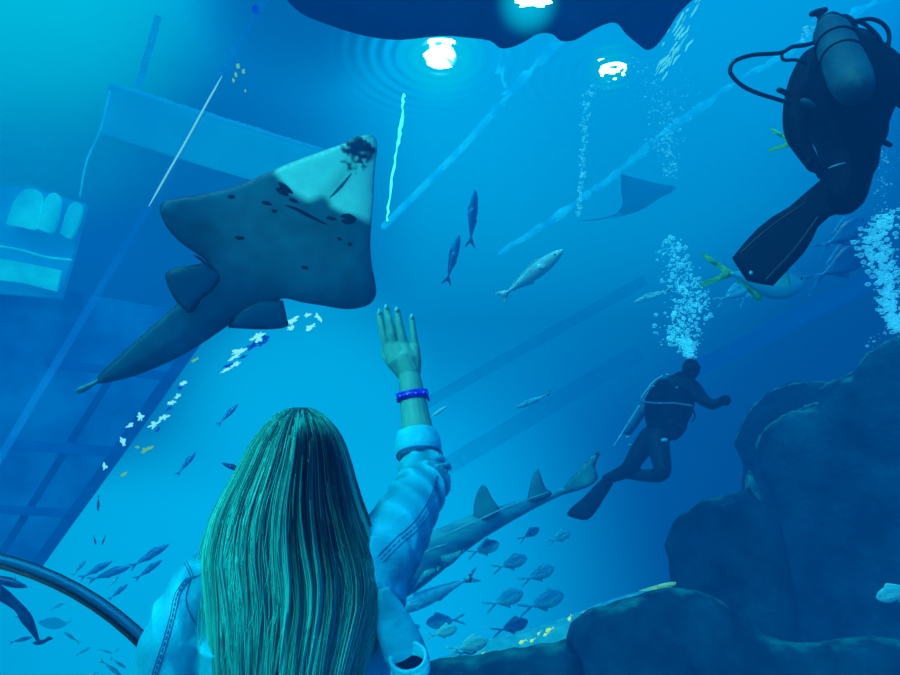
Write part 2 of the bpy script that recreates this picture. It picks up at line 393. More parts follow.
c = at(239, 76, 8.2); o = thing('spotlight_cluster', 'small cluster of yellow-green spotlights high above the ray', 'light', c)
for px, py, r in ((237.5, 71, 1.7), (243, 76, 1.7), (235.5, 79, 1.6), (233, 84.5, 1.3), (245, 94, 1.)):
    bm = bmesh.new(); blob(bm, at(px, py, 8.2), r*.0118, r*.016, .4, seed=px); link('bulb_or_glint', mesh_of(bm, False), m_yel, o)
bm = bmesh.new(); blob(bm, at(255, 17, 8.2), .04, .05, .3, seed=3); o = origin(link('blue_light', mesh_of(bm, False), m_blu)); tag(o, 'single deep blue light near the top left seam', 'light')

# light-coloured pool-edge strips and beams above the tank, brightened by their own emission
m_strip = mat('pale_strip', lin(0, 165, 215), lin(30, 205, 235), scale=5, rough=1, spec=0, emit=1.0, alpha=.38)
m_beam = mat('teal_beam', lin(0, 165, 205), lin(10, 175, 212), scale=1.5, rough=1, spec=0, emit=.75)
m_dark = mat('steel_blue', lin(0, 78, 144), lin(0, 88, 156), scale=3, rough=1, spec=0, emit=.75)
m_dim = mat('deep_blue_rail', lin(0, 78, 150), lin(0, 84, 156), scale=2, rough=1, spec=0, emit=.9, alpha=.45)  # glow and alpha imitate murky haze over the far rails
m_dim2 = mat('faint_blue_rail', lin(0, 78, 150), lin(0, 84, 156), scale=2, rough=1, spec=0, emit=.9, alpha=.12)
def beam(name, a, b, w, h, m, label, cat, da, db=None):
    bm = bmesh.new(); A, B = at(*a, da), at(*b, db or da); box(bm, A, B, w, h, up=(CAM-(A+B)/2).normalized(), bev=min(w, h)*.12); o = origin(link(name, mesh_of(bm, False), m)); return tag(o, label, cat)
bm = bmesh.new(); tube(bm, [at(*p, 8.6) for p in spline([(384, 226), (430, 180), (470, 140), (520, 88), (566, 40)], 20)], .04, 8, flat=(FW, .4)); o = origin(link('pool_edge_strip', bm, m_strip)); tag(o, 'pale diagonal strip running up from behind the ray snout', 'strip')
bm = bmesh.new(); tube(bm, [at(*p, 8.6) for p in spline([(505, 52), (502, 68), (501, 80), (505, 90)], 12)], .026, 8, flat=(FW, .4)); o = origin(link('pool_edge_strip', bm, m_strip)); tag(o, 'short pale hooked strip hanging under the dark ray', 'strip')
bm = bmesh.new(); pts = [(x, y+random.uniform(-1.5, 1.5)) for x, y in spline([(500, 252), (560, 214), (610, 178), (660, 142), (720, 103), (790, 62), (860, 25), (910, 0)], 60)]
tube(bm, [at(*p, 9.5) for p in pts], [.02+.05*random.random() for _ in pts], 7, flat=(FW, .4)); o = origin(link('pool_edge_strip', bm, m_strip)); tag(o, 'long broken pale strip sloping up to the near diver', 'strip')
# lamp reflection on a ladder rail, drawn as a glowing tube
m_rail_glint = glow('rail_glint', lin(100, 240, 250), 2.6)
bm = bmesh.new(); pts = spline([(403, 98), (402, 118), (398, 140), (394, 165), (390, 195), (387, 220)], 26)
tube(bm, [at(p[0]+random.uniform(-.8, .8), p[1], 8.2) for p in pts], [random.uniform(.008, .03)*(1-.5*i/26) for i in range(27)], 7); o = origin(link('ladder_glint', bm, m_rail_glint)); tag(o, 'bright upright lamp glint on a rail beside the ray snout', 'rail')
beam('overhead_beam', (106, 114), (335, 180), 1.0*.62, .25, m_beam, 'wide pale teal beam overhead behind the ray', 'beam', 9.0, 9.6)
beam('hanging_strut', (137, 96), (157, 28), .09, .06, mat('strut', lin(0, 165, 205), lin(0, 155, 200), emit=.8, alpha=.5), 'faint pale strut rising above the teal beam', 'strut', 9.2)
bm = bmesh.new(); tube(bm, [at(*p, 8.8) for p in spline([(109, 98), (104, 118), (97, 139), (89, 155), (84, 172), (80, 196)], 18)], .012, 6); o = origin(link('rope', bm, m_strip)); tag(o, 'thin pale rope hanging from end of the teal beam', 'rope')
beam('far_rail', (690, 372), (905, 264), .34, .2, m_dim, 'broad dark rail on the far wall above the boulder', 'rail', 15)
beam('far_rail', (425, 404), (645, 280), .3, .2, m_dim2, 'thin dark rail on the far wall behind the spindly fish', 'rail', 19)
beam('far_rail', (440, 470), (640, 352), .5, .2, m_dim2, 'wide faint dark rail behind the far diver', 'rail', 20)

# steel lattice and dark hall wall at left
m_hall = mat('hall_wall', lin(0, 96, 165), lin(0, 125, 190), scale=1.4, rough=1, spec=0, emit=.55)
o = thing('steel_lattice', 'dark blue steel lattice of posts and crossbars at left', 'frame', at(90, 450, 9.5))
def lbar(name, a, b, w, d=9.5):
    bm = bmesh.new(); A, B = at(*a, d), at(*b, d); box(bm, A, B, w, .12, up=(CAM-A).normalized(), bev=.01); link(name, mesh_of(bm, False), m_dark, o)
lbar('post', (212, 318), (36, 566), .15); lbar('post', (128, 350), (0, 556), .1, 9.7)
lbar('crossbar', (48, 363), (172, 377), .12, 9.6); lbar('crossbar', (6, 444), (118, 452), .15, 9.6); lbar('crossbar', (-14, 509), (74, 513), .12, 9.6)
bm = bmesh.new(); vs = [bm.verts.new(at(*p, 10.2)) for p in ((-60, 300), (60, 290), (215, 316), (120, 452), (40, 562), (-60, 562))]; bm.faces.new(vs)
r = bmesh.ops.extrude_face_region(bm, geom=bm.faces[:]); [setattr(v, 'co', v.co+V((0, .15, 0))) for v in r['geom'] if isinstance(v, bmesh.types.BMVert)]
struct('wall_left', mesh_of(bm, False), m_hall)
# vertical cable streaks
# lit hall window at the left edge
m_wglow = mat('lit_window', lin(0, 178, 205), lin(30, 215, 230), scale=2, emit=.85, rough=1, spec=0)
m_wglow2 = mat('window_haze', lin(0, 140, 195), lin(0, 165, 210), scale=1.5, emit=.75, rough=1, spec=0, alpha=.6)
D = 9.9
def quad(bm, P, th=.06, d=D):
    a = [bm.verts.new(at(*p, d)) for p in P]; b = [bm.verts.new(at(*p, d)+V((0, th, 0))) for p in P]; n = len(P)
    bm.faces.new(a); bm.faces.new(b[::-1])
    for i in range(n): bm.faces.new((a[i], b[i], b[(i+1) % n], a[(i+1) % n]))
bm = bmesh.new(); quad(bm, [(-30, 186), (30, 186), (60, 196), (86, 204), (74, 250), (60, 298), (-30, 290)], .08, 10.0)
wn = struct('window_2', mesh_of(bm, False), m_wglow2)
for P in ([(6, 224), (12, 205), (22, 191), (33, 189), (41, 194), (40, 210), (35, 228), (20, 226)], [(37, 228), (42, 206), (48, 195), (56, 193), (60, 199), (58, 214), (53, 231), (44, 231)], [(60, 233), (66, 212), (72, 203), (79, 203), (82, 209), (78, 224), (70, 238)]):
    bm = bmesh.new(); quad(bm, spline(P+[P[0]], 28)[:-1], .05, 9.9); link('pane', mesh_of(bm, False), m_wglow, wn)
bm = bmesh.new(); quad(bm, [(-30, 256), (10, 260), (40, 266), (61, 270), (56, 291), (20, 282), (-30, 276)], .05, 9.9); link('ledge', mesh_of(bm, False), m_wglow, wn, 'bright teal ledge under the panes')
bm = bmesh.new(); tube(bm, [at(*p, 9.85) for p in spline([(-20, 243), (20, 250), (45, 257), (71, 260)], 12)], .018, 6); link('rail', bm, m_wglow, wn)

# lamp reflections beside the lattice, drawn as small glowing pieces
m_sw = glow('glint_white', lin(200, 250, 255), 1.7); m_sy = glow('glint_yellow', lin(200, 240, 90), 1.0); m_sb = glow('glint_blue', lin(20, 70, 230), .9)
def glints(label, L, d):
    o = thing('lamp_glints', label, 'lights', at(L[0][0], L[0][1], d), 'rows of lamp reflections')
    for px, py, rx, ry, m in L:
        bm = bmesh.new(); blob(bm, at(px, py, d), rx*1.0*d/FPX, ry*.9*d/FPX, 1.1, .45, seed=px*.37); link('bulb_or_glint', mesh_of(bm, False), m, o)
glints('broken row of white and blue lamp reflections beside the steel lattice', [(183, 383, 3, 1.8, m_sw), (180, 388, 3, 1.5, m_sb), (177, 396, 4, 2.2, m_sw), (171, 403, 4, 2, m_sw), (168, 409, 3, 1.6, m_sb), (164, 417, 6, 3, m_sw), (154, 425, 5, 3, m_sw), (158, 430, 3, 1.4, m_sb), (141, 417, 3, 4, m_sw), (130, 426, 4, 2.2, m_sw), (123, 441, 2, 4, m_sw), (146, 450, 6, 2.3, m_sy), (137, 447, 2, 2, m_sy), (124, 474, 3, 1.6, m_sy), (105, 467, 2, 3.6, m_sw), (196, 359, 3, 2, m_sy)], 9.1)
glints('row of white and blue lamp reflections under the ray pelvic fin', [(318, 317, 2, 5, m_sw), (311, 327, 4, 2.4, m_sw), (293, 320, 5, 3, m_sw), (290, 328, 4, 2, m_sw), (308, 315, 3, 2.2, m_sw), (266, 338, 3, 3.2, m_sb), (258, 337, 6, 3.4, m_sw), (262, 343, 5, 2, m_sb), (252, 346, 6, 2.2, m_sb), (238, 352, 6, 2.4, m_sw), (233, 358, 6, 1.8, m_sw), (243, 357, 4, 1.4, m_sb), (229, 365, 6, 1.6, m_sb), (226, 370, 5, 1.6, m_sw), (236, 364, 4, 1.8, m_sw)], 8.8)

# ------------------------------------------------------------------ big ray overhead
def plane_map(cx, cy, d, tx=0., ty=0.):
    """photo outline -> points on a tilted plane through at(cx,cy,d); returns (to-local-2D, frame)"""
    c = at(cx, cy, d); n = (CAM-c).normalized(); r = (RT-n*RT.dot(n)).normalized(); u = n.cross(r)
    n = (n+r*tx+u*ty).normalized(); r = (r-n*r.dot(n)).normalized(); u = n.cross(r)
    def loc(p):
        dr = ray(*p); k = (c-CAM).dot(n)/dr.dot(n); q = CAM+dr*k-c; return (q.dot(r), q.dot(u))
    return c, r, u, n, loc
c, r, u, n, loc = plane_map(270, 260, 3.3, .12, -.28)
Z = lambda L: [loc((60+x/2.25, 110+y/2.25)) for x, y in L]
OUT = [(690, 55), (706, 60), (714, 78), (711, 110), (707, 150), (705, 200), (701, 250), (698, 300), (702, 350), (709, 385), (711, 415), (698, 436), (670, 446), (638, 448), (590, 440), (545, 433), (505, 424), (480, 436), (440, 462), (400, 472), (360, 498), (320, 525), (260, 560), (180, 594), (110, 613), (82, 614), (86, 598), (112, 572), (160, 528), (212, 482), (262, 438), (290, 405), (312, 370), (328, 345), (318, 332), (296, 316), (270, 297), (243, 268), (229, 241), (224, 222), (233, 207), (260, 199), (320, 190), (380, 176), (430, 158), (480, 135), (530, 114), (590, 92), (640, 74), (668, 60)]
RAYS = spline(Z(OUT)+[Z(OUT)[0]], 160)[:-1]
SN0, SN1 = V(Z([(590, 205)])[0]), V(Z([(690, 60)])[0]); AXS = (SN1-SN0).normalized(); PXS = V((-AXS.y, AXS.x))
SNP = [tuple(p) for p in spline(Z([(455, 112), (484, 155), (512, 186), (552, 208), (588, 202), (605, 222), (655, 240), (720, 247), (760, 30), (600, 40)]), 60)]
edge_l, edge_r = V(Z([(478, 150)])[0]), V(Z([(705, 250)])[0])
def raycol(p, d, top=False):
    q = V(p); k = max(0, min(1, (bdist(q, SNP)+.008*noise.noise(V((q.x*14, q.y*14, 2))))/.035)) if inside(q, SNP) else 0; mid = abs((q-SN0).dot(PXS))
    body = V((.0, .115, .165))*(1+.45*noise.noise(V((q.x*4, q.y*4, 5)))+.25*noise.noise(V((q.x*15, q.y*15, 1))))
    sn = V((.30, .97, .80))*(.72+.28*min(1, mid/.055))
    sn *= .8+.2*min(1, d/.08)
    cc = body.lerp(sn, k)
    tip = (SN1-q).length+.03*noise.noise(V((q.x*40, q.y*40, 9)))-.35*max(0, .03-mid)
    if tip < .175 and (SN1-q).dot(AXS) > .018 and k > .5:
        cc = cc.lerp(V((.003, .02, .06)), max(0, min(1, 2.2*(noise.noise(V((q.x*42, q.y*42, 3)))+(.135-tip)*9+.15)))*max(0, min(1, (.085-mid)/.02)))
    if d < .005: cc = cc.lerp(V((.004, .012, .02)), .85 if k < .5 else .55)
    if top: cc = V((.0, .08, .1))
    return cc
def thick(D, h): return lambda v, d: h*srt(1-(1-min(d/D, 1))**2)
BEL, BK = thick(.16, .035), thick(.2, .10)
P3 = lambda v, o: c+r*v[0]+u*v[1]+n*o
m_ray = mat('ray_skin', (1, 1, 1), (.86, .9, .95), scale=14, rough=.55, spec=.25, attr='Col', bump=.12, bscale=60)
ray_o = thing('giant_ray', 'large pale-snouted ray gliding overhead with its dark belly towards us', 'ray', c)
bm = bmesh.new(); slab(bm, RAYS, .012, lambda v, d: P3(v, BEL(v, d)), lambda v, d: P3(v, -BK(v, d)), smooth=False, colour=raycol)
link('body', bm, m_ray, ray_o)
m_rayfin = mat('ray_fin_skin', (.0, .098, .15), (.002, .12, .18), scale=6, rough=.6, spec=.2)
m_black = mat('dark_slit', (.003, .01, .02), rough=.7, spec=.1)
TH = thick(.06, .012)
for L in ([(330, 338), (305, 343), (268, 350), (242, 359), (237, 374), (250, 408), (270, 436), (290, 447), (303, 439), (318, 420), (345, 400), (360, 370)], [(500, 424), (504, 442), (509, 465), (511, 480), (492, 487), (450, 489), (410, 487), (379, 484), (384, 470), (410, 445), (450, 425)]):
    bm = bmesh.new(); slab(bm, Z(L), .02, lambda v, d: P3(v, .03+TH(v, d)), lambda v, d: P3(v, .018-TH(v, d)), colour=lambda v, d, top=False: (.25, .3, .3) if d < .008 else (1, 1, 1))
    link('pelvic_fin', bm, mat('ray_pelvic_skin', (.0, .098, .15), (.002, .12, .18), scale=6, rough=.6, spec=.2, attr='Col') if 'ray_pelvic_skin' not in bpy.data.materials else bpy.data.materials['ray_pelvic_skin'], ray_o)
bm = bmesh.new(); slab(bm, Z([(100, 590), (84, 604), (64, 614), (44, 622), (35, 631), (45, 637), (62, 630), (82, 616), (100, 610), (112, 600)]), .012, lambda v, d: P3(v, TH(v, d)+.004), lambda v, d: P3(v, -TH(v, d)))
link('tail_fin', bm, mat('ray_tail_skin', (.07, .35, .36), (.03, .2, .25), scale=10), ray_o, 'pale tail fin at the tip')
def stroke(name, L, rad, m=None, off=.037):
    bm = bmesh.new(); pts = spline(Z(L), 12); tube(bm, [P3(p, off) for p in pts], [rad*(.25+.75*math.sin(math.pi*i/12)) for i in range(13)], 8, flat=(n, .4)); link(name, bm, m or m_black, ray_o)
stroke('mouth', [(505, 211), (530, 220), (560, 236), (597, 254)], .0085)
for L in ([(490, 160), (503, 172), (520, 184)], [(484, 174), (496, 180), (510, 189)], [(628, 235), (645, 236), (662, 243)], [(630, 246), (645, 248), (660, 246)]): stroke('nostril', L, .013)
for L in ([(452, 204), (462, 206), (474, 209)], [(376, 192), (384, 192), (392, 192)], [(512, 196), (522, 200), (532, 205)], [(596, 238), (606, 240), (618, 243)], [(392, 282), (402, 284), (414, 284)], [(540, 348), (548, 350), (556, 352)], [(474, 222), (480, 224), (486, 224)], [(620, 284), (625, 286), (630, 288)], [(644, 296), (648, 298), (652, 300)]): stroke('gill_slit', L, .009)
stroke('crease', [(598, 200), (620, 178), (636, 160), (652, 140)], .009, mat('snout_crease', lin(20, 95, 105), rough=.8, spec=.05), .0335)
for L in ([(281, 447), (292, 447), (303, 439), (313, 424)], [(378, 484), (382, 473), (390, 462)], [(328, 344), (318, 332), (300, 320)]): stroke('fin_crease', L, .006, off=.045)

# dark ray just under the surface at the top
c, r, u, n, loc = plane_map(560, 10, 6.25, 0, -.25)
DR = [(278, -8), (300, 14), (330, 26), (365, 36), (400, 40), (440, 36), (470, 38), (490, 41), (500, 48), (511, 47.5), (524, 42), (538, 34), (552, 34), (561, 41), (575, 40), (591, 31), (606, 24), (617, 23.5), (626, 34), (639, 45), (647, 50), (656, 46), (667, 32), (677, 16), (690, 2), (720, -30), (640, -80), (480, -90), (330, -60)]
bm = bmesh.new(); b1, b2 = thick(.25, .03), thick(.5, .12)
slab(bm, [loc(p) for p in DR], .07, lambda v, d: c+r*v[0]+u*v[1]+n*b1(v, d), lambda v, d: c+r*v[0]+u*v[1]-n*b2(v, d))
o = origin(link('dark_ray', bm, mat('dark_ray_skin', lin(0, 50, 105), lin(0, 66, 125), scale=2, rough=.8, spec=.1))); tag(o, 'dark ray with scalloped fins just under the surface, cropped by the top edge', 'ray')

# ------------------------------------------------------------------ fish
def fish_mats(key, back, belly, fin):
    return dict(body=mat(key+'_body', belly, back, scale=18, rough=.45, spec=.5, axis=('Z', -.08, .12)), fin=mat(key+'_fin', fin, fin, rough=.6), eye=m_black)
def gold(d): d['body'] = mat('gold_body2', lin(250, 225, 40), lin(255, 245, 90), emit=1.3); d['fin'] = d['body']; return d
FM = {
    'silver': fish_mats('silver', lin(40, 140, 175), lin(165, 240, 240), lin(110, 215, 225)),
    'pale': fish_mats('pale', lin(10, 150, 200), lin(110, 230, 245), lin(80, 205, 230)),
    'dark': fish_mats('dark', lin(0, 52, 100), lin(0, 72, 125), lin(0, 80, 135)),
    'mid': fish_mats('mid', lin(0, 85, 140), lin(0, 125, 180), lin(20, 130, 180)),
    'faint': fish_mats('faint', lin(0, 140, 205), lin(0, 170, 225), lin(0, 160, 215)),
    'blue': fish_mats('blue', lin(0, 140, 195), lin(0, 165, 215), lin(0, 160, 210)),
    'yellow': fish_mats('yellow', lin(10, 130, 170), lin(80, 200, 215), lin(120, 200, 110)),
    'gold': gold(fish_mats('gold', lin(255, 235, 40), lin(240, 250, 90), lin(250, 230, 60))),
    'shine': fish_mats('shine', lin(90, 205, 215), lin(215, 255, 250), lin(190, 250, 245)),
}
def profile(sp):
    #           t: nose -> peduncle        half-height            half-width
    if sp == 'jack': return [(0, .012, .01), (.04, .06, .03), (.12, .115, .05), (.25, .165, .068), (.42, .18, .07), (.6, .145, .055), (.78, .08, .034), (.92, .03, .018), (1, .02, .012)], .34
    if sp == 'slim': return [(0, .008, .008), (.05, .03, .022), (.15, .055, .04), (.3, .075, .052), (.5, .075, .052), (.7, .05, .036), (.88, .022, .018), (1, .013, .01)], .2
    if sp == 'top': return [(0, .01, .012), (.05, .03, .045), (.15, .05, .075), (.3, .06, .095), (.48, .06, .09), (.68, .04, .06), (.88, .02, .028), (1, .012, .014)], .2
    if sp == 'shark': return [(0, .012, .015), (.05, .03, .035), (.15, .055, .06), (.3, .075, .075), (.5, .065, .065), (.7, .04, .04), (.88, .02, .02), (1, .013, .012)], .22
FC = {}
def fin2(bm, pts, th=.006, plane='xz', base=V((0, 0, 0)), tilt=None):
    def P(v, o):
        q = V((v[0], o, v[1])) if plane == 'xz' else V((v[0], v[1], o))
        if tilt: q = tilt @ q
        return base+q
    f = thick(.03, th); slab(bm, pts, .04, lambda v, d: P(v, f(v, d)), lambda v, d: P(v, -f(v, d)))
def fish_parts(sp):
    if sp in FC: return FC[sp]
    pr, tl = profile(sp); x0, x1 = .5, -.5+tl*.8
    bm = bmesh.new(); rs = spline(pr, 22); seg = 14; rings = []
    for i, (q, h, w) in enumerate(rs):
        x = x0+(x1-x0)*q; sag = -.01*math.sin(q*3.1)
        rings.append([bm.verts.new((x, max(.002, w)*math.cos(a), sag+max(.002, h)*math.sin(a)*(1.0 if math.sin(a) > 0 else .92))) for a in [2*math.pi*k/seg for k in range(seg)]])
    for A, B in zip(rings, rings[1:]):
        for k in range(seg): bm.faces.new((A[k], A[(k+1) % seg], B[(k+1) % seg], B[k]))
    bm.faces.new(rings[0]); bm.faces.new(rings[-1][::-1])
    out = [('body', mesh_of(bm), 'body')]
    hh = max(p[1] for p in pr); X = lambda q: x0+(x1-x0)*q
    bm = bmesh.new()
    if sp == 'shark': fin2(bm, [(x1+.03, .012), (x1-.06, .06), (-.52, .16), (-.47, .05), (x1-.05, .0), (-.43, -.06), (x1-.02, -.035), (x1+.03, -.012)])
    else:
        k = tl*.85; fin2(bm, [(x1+.03, .014), (x1-.05, .05), (-.5, .5*k), (-.47, .3*k), (x1-.075, 0), (-.47, -.3*k), (-.5, -.5*k), (x1-.05, -.05), (x1+.03, -.014)])
    out.append(('tail_fin', mesh_of(bm), 'fin'))
    bm = bmesh.new()
    if sp == 'shark': fin2(bm, [(X(.36), hh*.9), (X(.42), hh*1.6), (X(.52), hh*2.3), (X(.53), hh*1.5), (X(.57), hh*.8), (X(.46), hh*.7)])
    else: fin2(bm, [(X(.28), hh*.88), (X(.36), hh*1.3), (X(.44), hh*1.28), (X(.6), hh*1.02), (X(.8), hh*.62), (X(.92), hh*.3), (X(.8), hh*.3), (X(.5), hh*.75)])
    out.append(('dorsal_fin', mesh_of(bm), 'fin'))
    bm = bmesh.new(); fin2(bm, [(X(.55), -hh*.75), (X(.6), -hh*1.2), (X(.68), -hh*.98), (X(.8), -hh*.58), (X(.92), -hh*.28), (X(.75), -hh*.3)])
    out.append(('anal_fin', mesh_of(bm), 'fin'))
    for s in (1, -1):
        bm = bmesh.new(); w = pr[3][2]
        fin2(bm, [(0, .012), (-.04, .03), (-.12, .035), (-.17, .02), (-.1, -.012), (-.03, -.015)], .004, base=V((X(.27), s*w*.9, -hh*.25)), tilt=Matrix.Rotation(s*-.75, 3, 'Z') @ Matrix.Rotation(.35, 3, 'Y'))
        out.append(('pectoral_fin', mesh_of(bm), 'fin'))
        bm = bmesh.new(); ball(bm, V((X(.1), s*(pr[1][2]*.95+.006), hh*.16)), .016 if sp == 'jack' else .01, 10); out.append(('eye', mesh_of(bm), 'eye'))
    for nme, me, k in out: me.materials.append(None)
    FC[sp] = out; return out
def fish(name, sp, key, nose, tail, d, label, dd=0., roll=0., cat='fish', group=None, small=False, up=None):
    """nose/tail photo positions with depth d (nose) and d+dd (tail) -> a fish standing there"""
    a, b = at(*nose, d), at(*tail, d+dd); f = (a-b); L = f.length; f.normalize()
    up = up or UP; s = up.cross(f); s = s.normalized() if s.length > .05 else RT.cross(f).normalized()
    w = f.cross(s); R = Matrix((f, s, w)).transposed() @ Matrix.Rotation(roll, 3, 'X')
    o = thing(name, label, cat, (0, 0, 0), group)
    o.matrix_world = Matrix.Translation((a+b)/2) @ R.to_4x4() @ Matrix.Scale(L, 4)
    for nme, me, k in fish_parts(sp):
        if small and nme in ('eye', 'pectoral_fin', 'anal_fin'): continue
        p = bpy.data.objects.new(nme, me); COL.objects.link(p); p.parent = o
        p.material_slots[0].link = 'OBJECT'; p.material_slots[0].material = FM[key][k]
    return o
G1 = 'silver jacks below the far diver'
J = 'silver_jack'
def J1(*a, **k): fish(J, 'jack', *a, group=G1, **k)
J1('silver', (499, 543), (467, 555), 6.2, 'pale jack topmost left of the school, just under the wedgefish belly', dd=.1)
J1('pale', (527, 557), (492, 570), 6.6, 'pale jack below and right of the topmost one, nose pointing up right')
J1('pale', (554, 567), (520, 583), 6.8, 'plump pale jack in the middle right of the school')
J1('mid', (539, 528), (519, 541), 8.5, 'very dim small jack above the school near the wedgefish', small=True)
J1('pale', (571, 531), (547, 544), 7.4, 'lone pale jack highest and rightmost of the school')
J1('pale', (523, 592), (485, 608), 6.9, 'left one of the two jacks side by side mid-school', dd=.1)
J1('pale', (564, 594), (519, 611), 6.5, 'largest pale jack, right one of the pair side by side', dd=-.1)
J1('mid', (528, 621), (492, 633), 7.2, 'faint jack hovering just above the sand slope')
J1('pale', (426, 623), (465, 619), 6.0, 'jack facing left beside the jacket hem', roll=.1)
J1('shine', (457, 628), (426, 637), 5.6, 'slim bright jack under the left-facing one')
J1('shine', (488, 640), (447, 652), 5.4, 'brightest jack lowest in the school above the ledge')
J1('mid', (478, 649), (456, 655), 6.2, 'dim little jack half under the brightest one', small=True)
J1('pale', (420, 626), (403, 631), 6.3, 'jack partly hidden behind the jacket hem', small=True)
fish('yellowtail', 'jack', 'yellow', (473, 676), (440, 668), 4.9, 'yellow-tailed fish at the bottom edge beside the jacket', roll=-.2)
fish('little_fish', 'jack', 'mid', (514, 674), (493, 671), 6.0, 'dim little fish at the bottom edge right of the yellow-tailed fish', small=True)
fish('slender_fish', 'slim', 'pale', (392, 614), (479, 574), 6.4, 'long slender pale fish under the wedgefish, forked tail up right', dd=.3)
GG = 'tiny golden fish over the sand slope'
for a, b, d, l in (((519, 643.5), (527, 639.5), 7.2, 'leftmost golden fish of the row over the sand slope'), ((530, 642), (536, 638), 7.2, 'second golden fish from the left over the sand slope'), ((537.5, 635), (541, 631), 7.2, 'tiny golden fish between the second and the two on its right over the slope'),
                   ((543.5, 636), (549, 632), 7.2, 'golden fish low in the middle of the row over the slope'), ((545.5, 631.5), (554.5, 627.5), 7.2, 'golden fish high in the middle of the row over the slope'), ((568.5, 621), (571.5, 614), 7.0, 'tiny upright golden fish where slope meets the low rock'), ((582, 613.5), (595, 608.5), 6.8, 'longest golden fish, at the top of the low rock'), ((480.5, 655), (485.5, 651.5), 6.5, 'single golden fish on the ledge under the silver jacks')):
    fish('golden_fish', 'slim' if d < 7 else 'jack', 'gold', a, b, d, l, group=GG, small=True)
fish('yellowfin_fish', 'slim', 'shine', (563, 250), (497, 300), 4.8, 'slender bright-edged fish swimming up right in the middle of the tank', dd=.5, roll=.5)
fish('grey_fish', 'top', 'blue', (475, 190), (470, 248), 9.5, 'dark upright fish above the middle, larger of two', dd=.6, roll=1.3)
fish('grey_fish', 'top', 'blue', (459, 235), (446, 285), 9.5, 'dark upright fish lower left of its larger mate', dd=.6, roll=1.3)
fish('spindle_fish', 'slim', 'pale', (515, 408), (553, 392), 7.5, 'small pale fish with pointed tail left of the far diver')
fish('pale_fish', 'slim', 'silver', (634, 302), (674, 288), 6.5, 'small pale fish left of the bubble column over the far diver')
fish('yellowtail_trevally', 'jack', 'yellow', (805, 283), (702, 270), 5.6, 'big yellow-tailed fish passing under the near diver fin', dd=-.2)
FB = 'faint fish behind the yellow-tailed fish'
fish('faint_fish', 'jack', 'pale', (748, 286), (715, 303), 8.5, 'left faint fish under the yellow-tailed fish', group=FB, small=True)
fish('faint_fish', 'jack', 'pale', (764, 285), (738, 303), 8.5, 'right faint fish under the yellow-tailed fish', group=FB, small=True)
fish('large_fish', 'jack', 'mid', (866, 220), (814, 252), 6.3, 'large dim fish just under the near diver knee')
fish('large_fish', 'jack', 'mid', (869, 246), (804, 286), 6.5, 'larger dim fish beside the right bubble column')
fish('yellowtail', 'jack', 'yellow', (856, 150), (770, 140), 5.0, 'yellow tail poking out behind the near diver arm')
fish('white_fish', 'jack', 'shine', (876, 598), (922, 585), 4.6, 'bright white fish in front of the rocks at the right edge')
fish('pale_fish', 'slim', 'shine', (447, 406), (428, 419), 5.0, 'small pale fish peeping out beside the wristband')
fish('dark_fish', 'slim', 'dark', (222, 463), (252, 475), 5.0, 'dark fish peeping out left of the hair')
fish('pale_fish', 'slim', 'faint', (238, 404), (217, 426), 7.5, 'thin faint fish upper left of the hair', small=True)
fish('pale_fish', 'slim', 'faint', (196, 452), (176, 476), 7.5, 'thin faint fish right of the steel lattice', small=True)
GL = 'small dark fish by the lattice foot'
fish('small_dark_fish', 'slim', 'dark', (98, 511), (98.5, 495), 8, 'single small dark upright fish right of the lattice foot', group=GL, small=True)
fish('small_dark_fish', 'slim', 'dark', (96, 545), (93.5, 535), 8, 'left small dark fish of the upright pair under the lattice', group=GL, small=True)
fish('small_dark_fish', 'slim', 'dark', (102, 545), (105.5, 535), 8, 'right small dark fish of the upright pair under the lattice', group=GL, small=True)
GA = 'slender blue fish above the arched seal'
S = 'slender_blue_fish'
for a, b, l, k in (((112, 561), (79, 579), 'plump slender blue fish, leftmost above the arched seal', 'blue'), ((169, 544), (129, 568), 'slender blue fish highest and nearest the left shoulder', 'blue'), ((131, 566), (87, 581), 'slender blue fish tail to tail with the highest one', 'blue'), ((162, 560), (134, 580), 'faint slender fish right under the highest one', 'blue'), ((128, 584), (108, 600), 'faint slender fish just above the seal curve', 'blue')):
    fish(S, 'slim', k, a, b, 7, l, group=GA)
GP = 'thin pale fish round the arched seal'
for a, b, l, k in (((86, 560), (72, 576), 'thin pale fish at the far left above the seal', 'pale'), ((119, 575), (108, 588), 'thin bright fish above the seal crossing the blue ones', 'shine'), ((64, 603), (50, 610), 'thin pale fish just below the seal, nose up right', 'pale'), ((64, 632), (80, 643), 'greenish fish with forked tail below the seal', 'yellow'), ((90, 647), (75, 656), 'thin pale curved fish low below the seal', 'pale'), ((112, 653), (98, 649), 'pale fish second from right near the bottom left', 'pale'), ((119, 648), (112, 654), 'tiny bright fish near the left sleeve', 'shine'), ((122, 676), (100, 660), 'green-yellow fish beside the left sleeve at the bottom', 'yellow'), ((126, 668), (110, 658), 'second green-yellow fish above the one at the bottom', 'yellow'), ((99, 671), (86, 677), 'bright little fish on the bottom edge at left', 'shine'), ((32, 637), (9, 643), 'dim blue fish behind the dark shark tail', 'mid'), ((24, 618), (12, 616), 'pale green fish beside the dark shark body', 'yellow')):
    fish('thin_pale_fish', 'slim', k, a, b, 6.5, l, group=GP, small=True)
fish('dark_fish', 'slim', 'dark', (27, 587), (-26, 573), 4.6, 'dark pointed fish at the left edge under the arched seal')

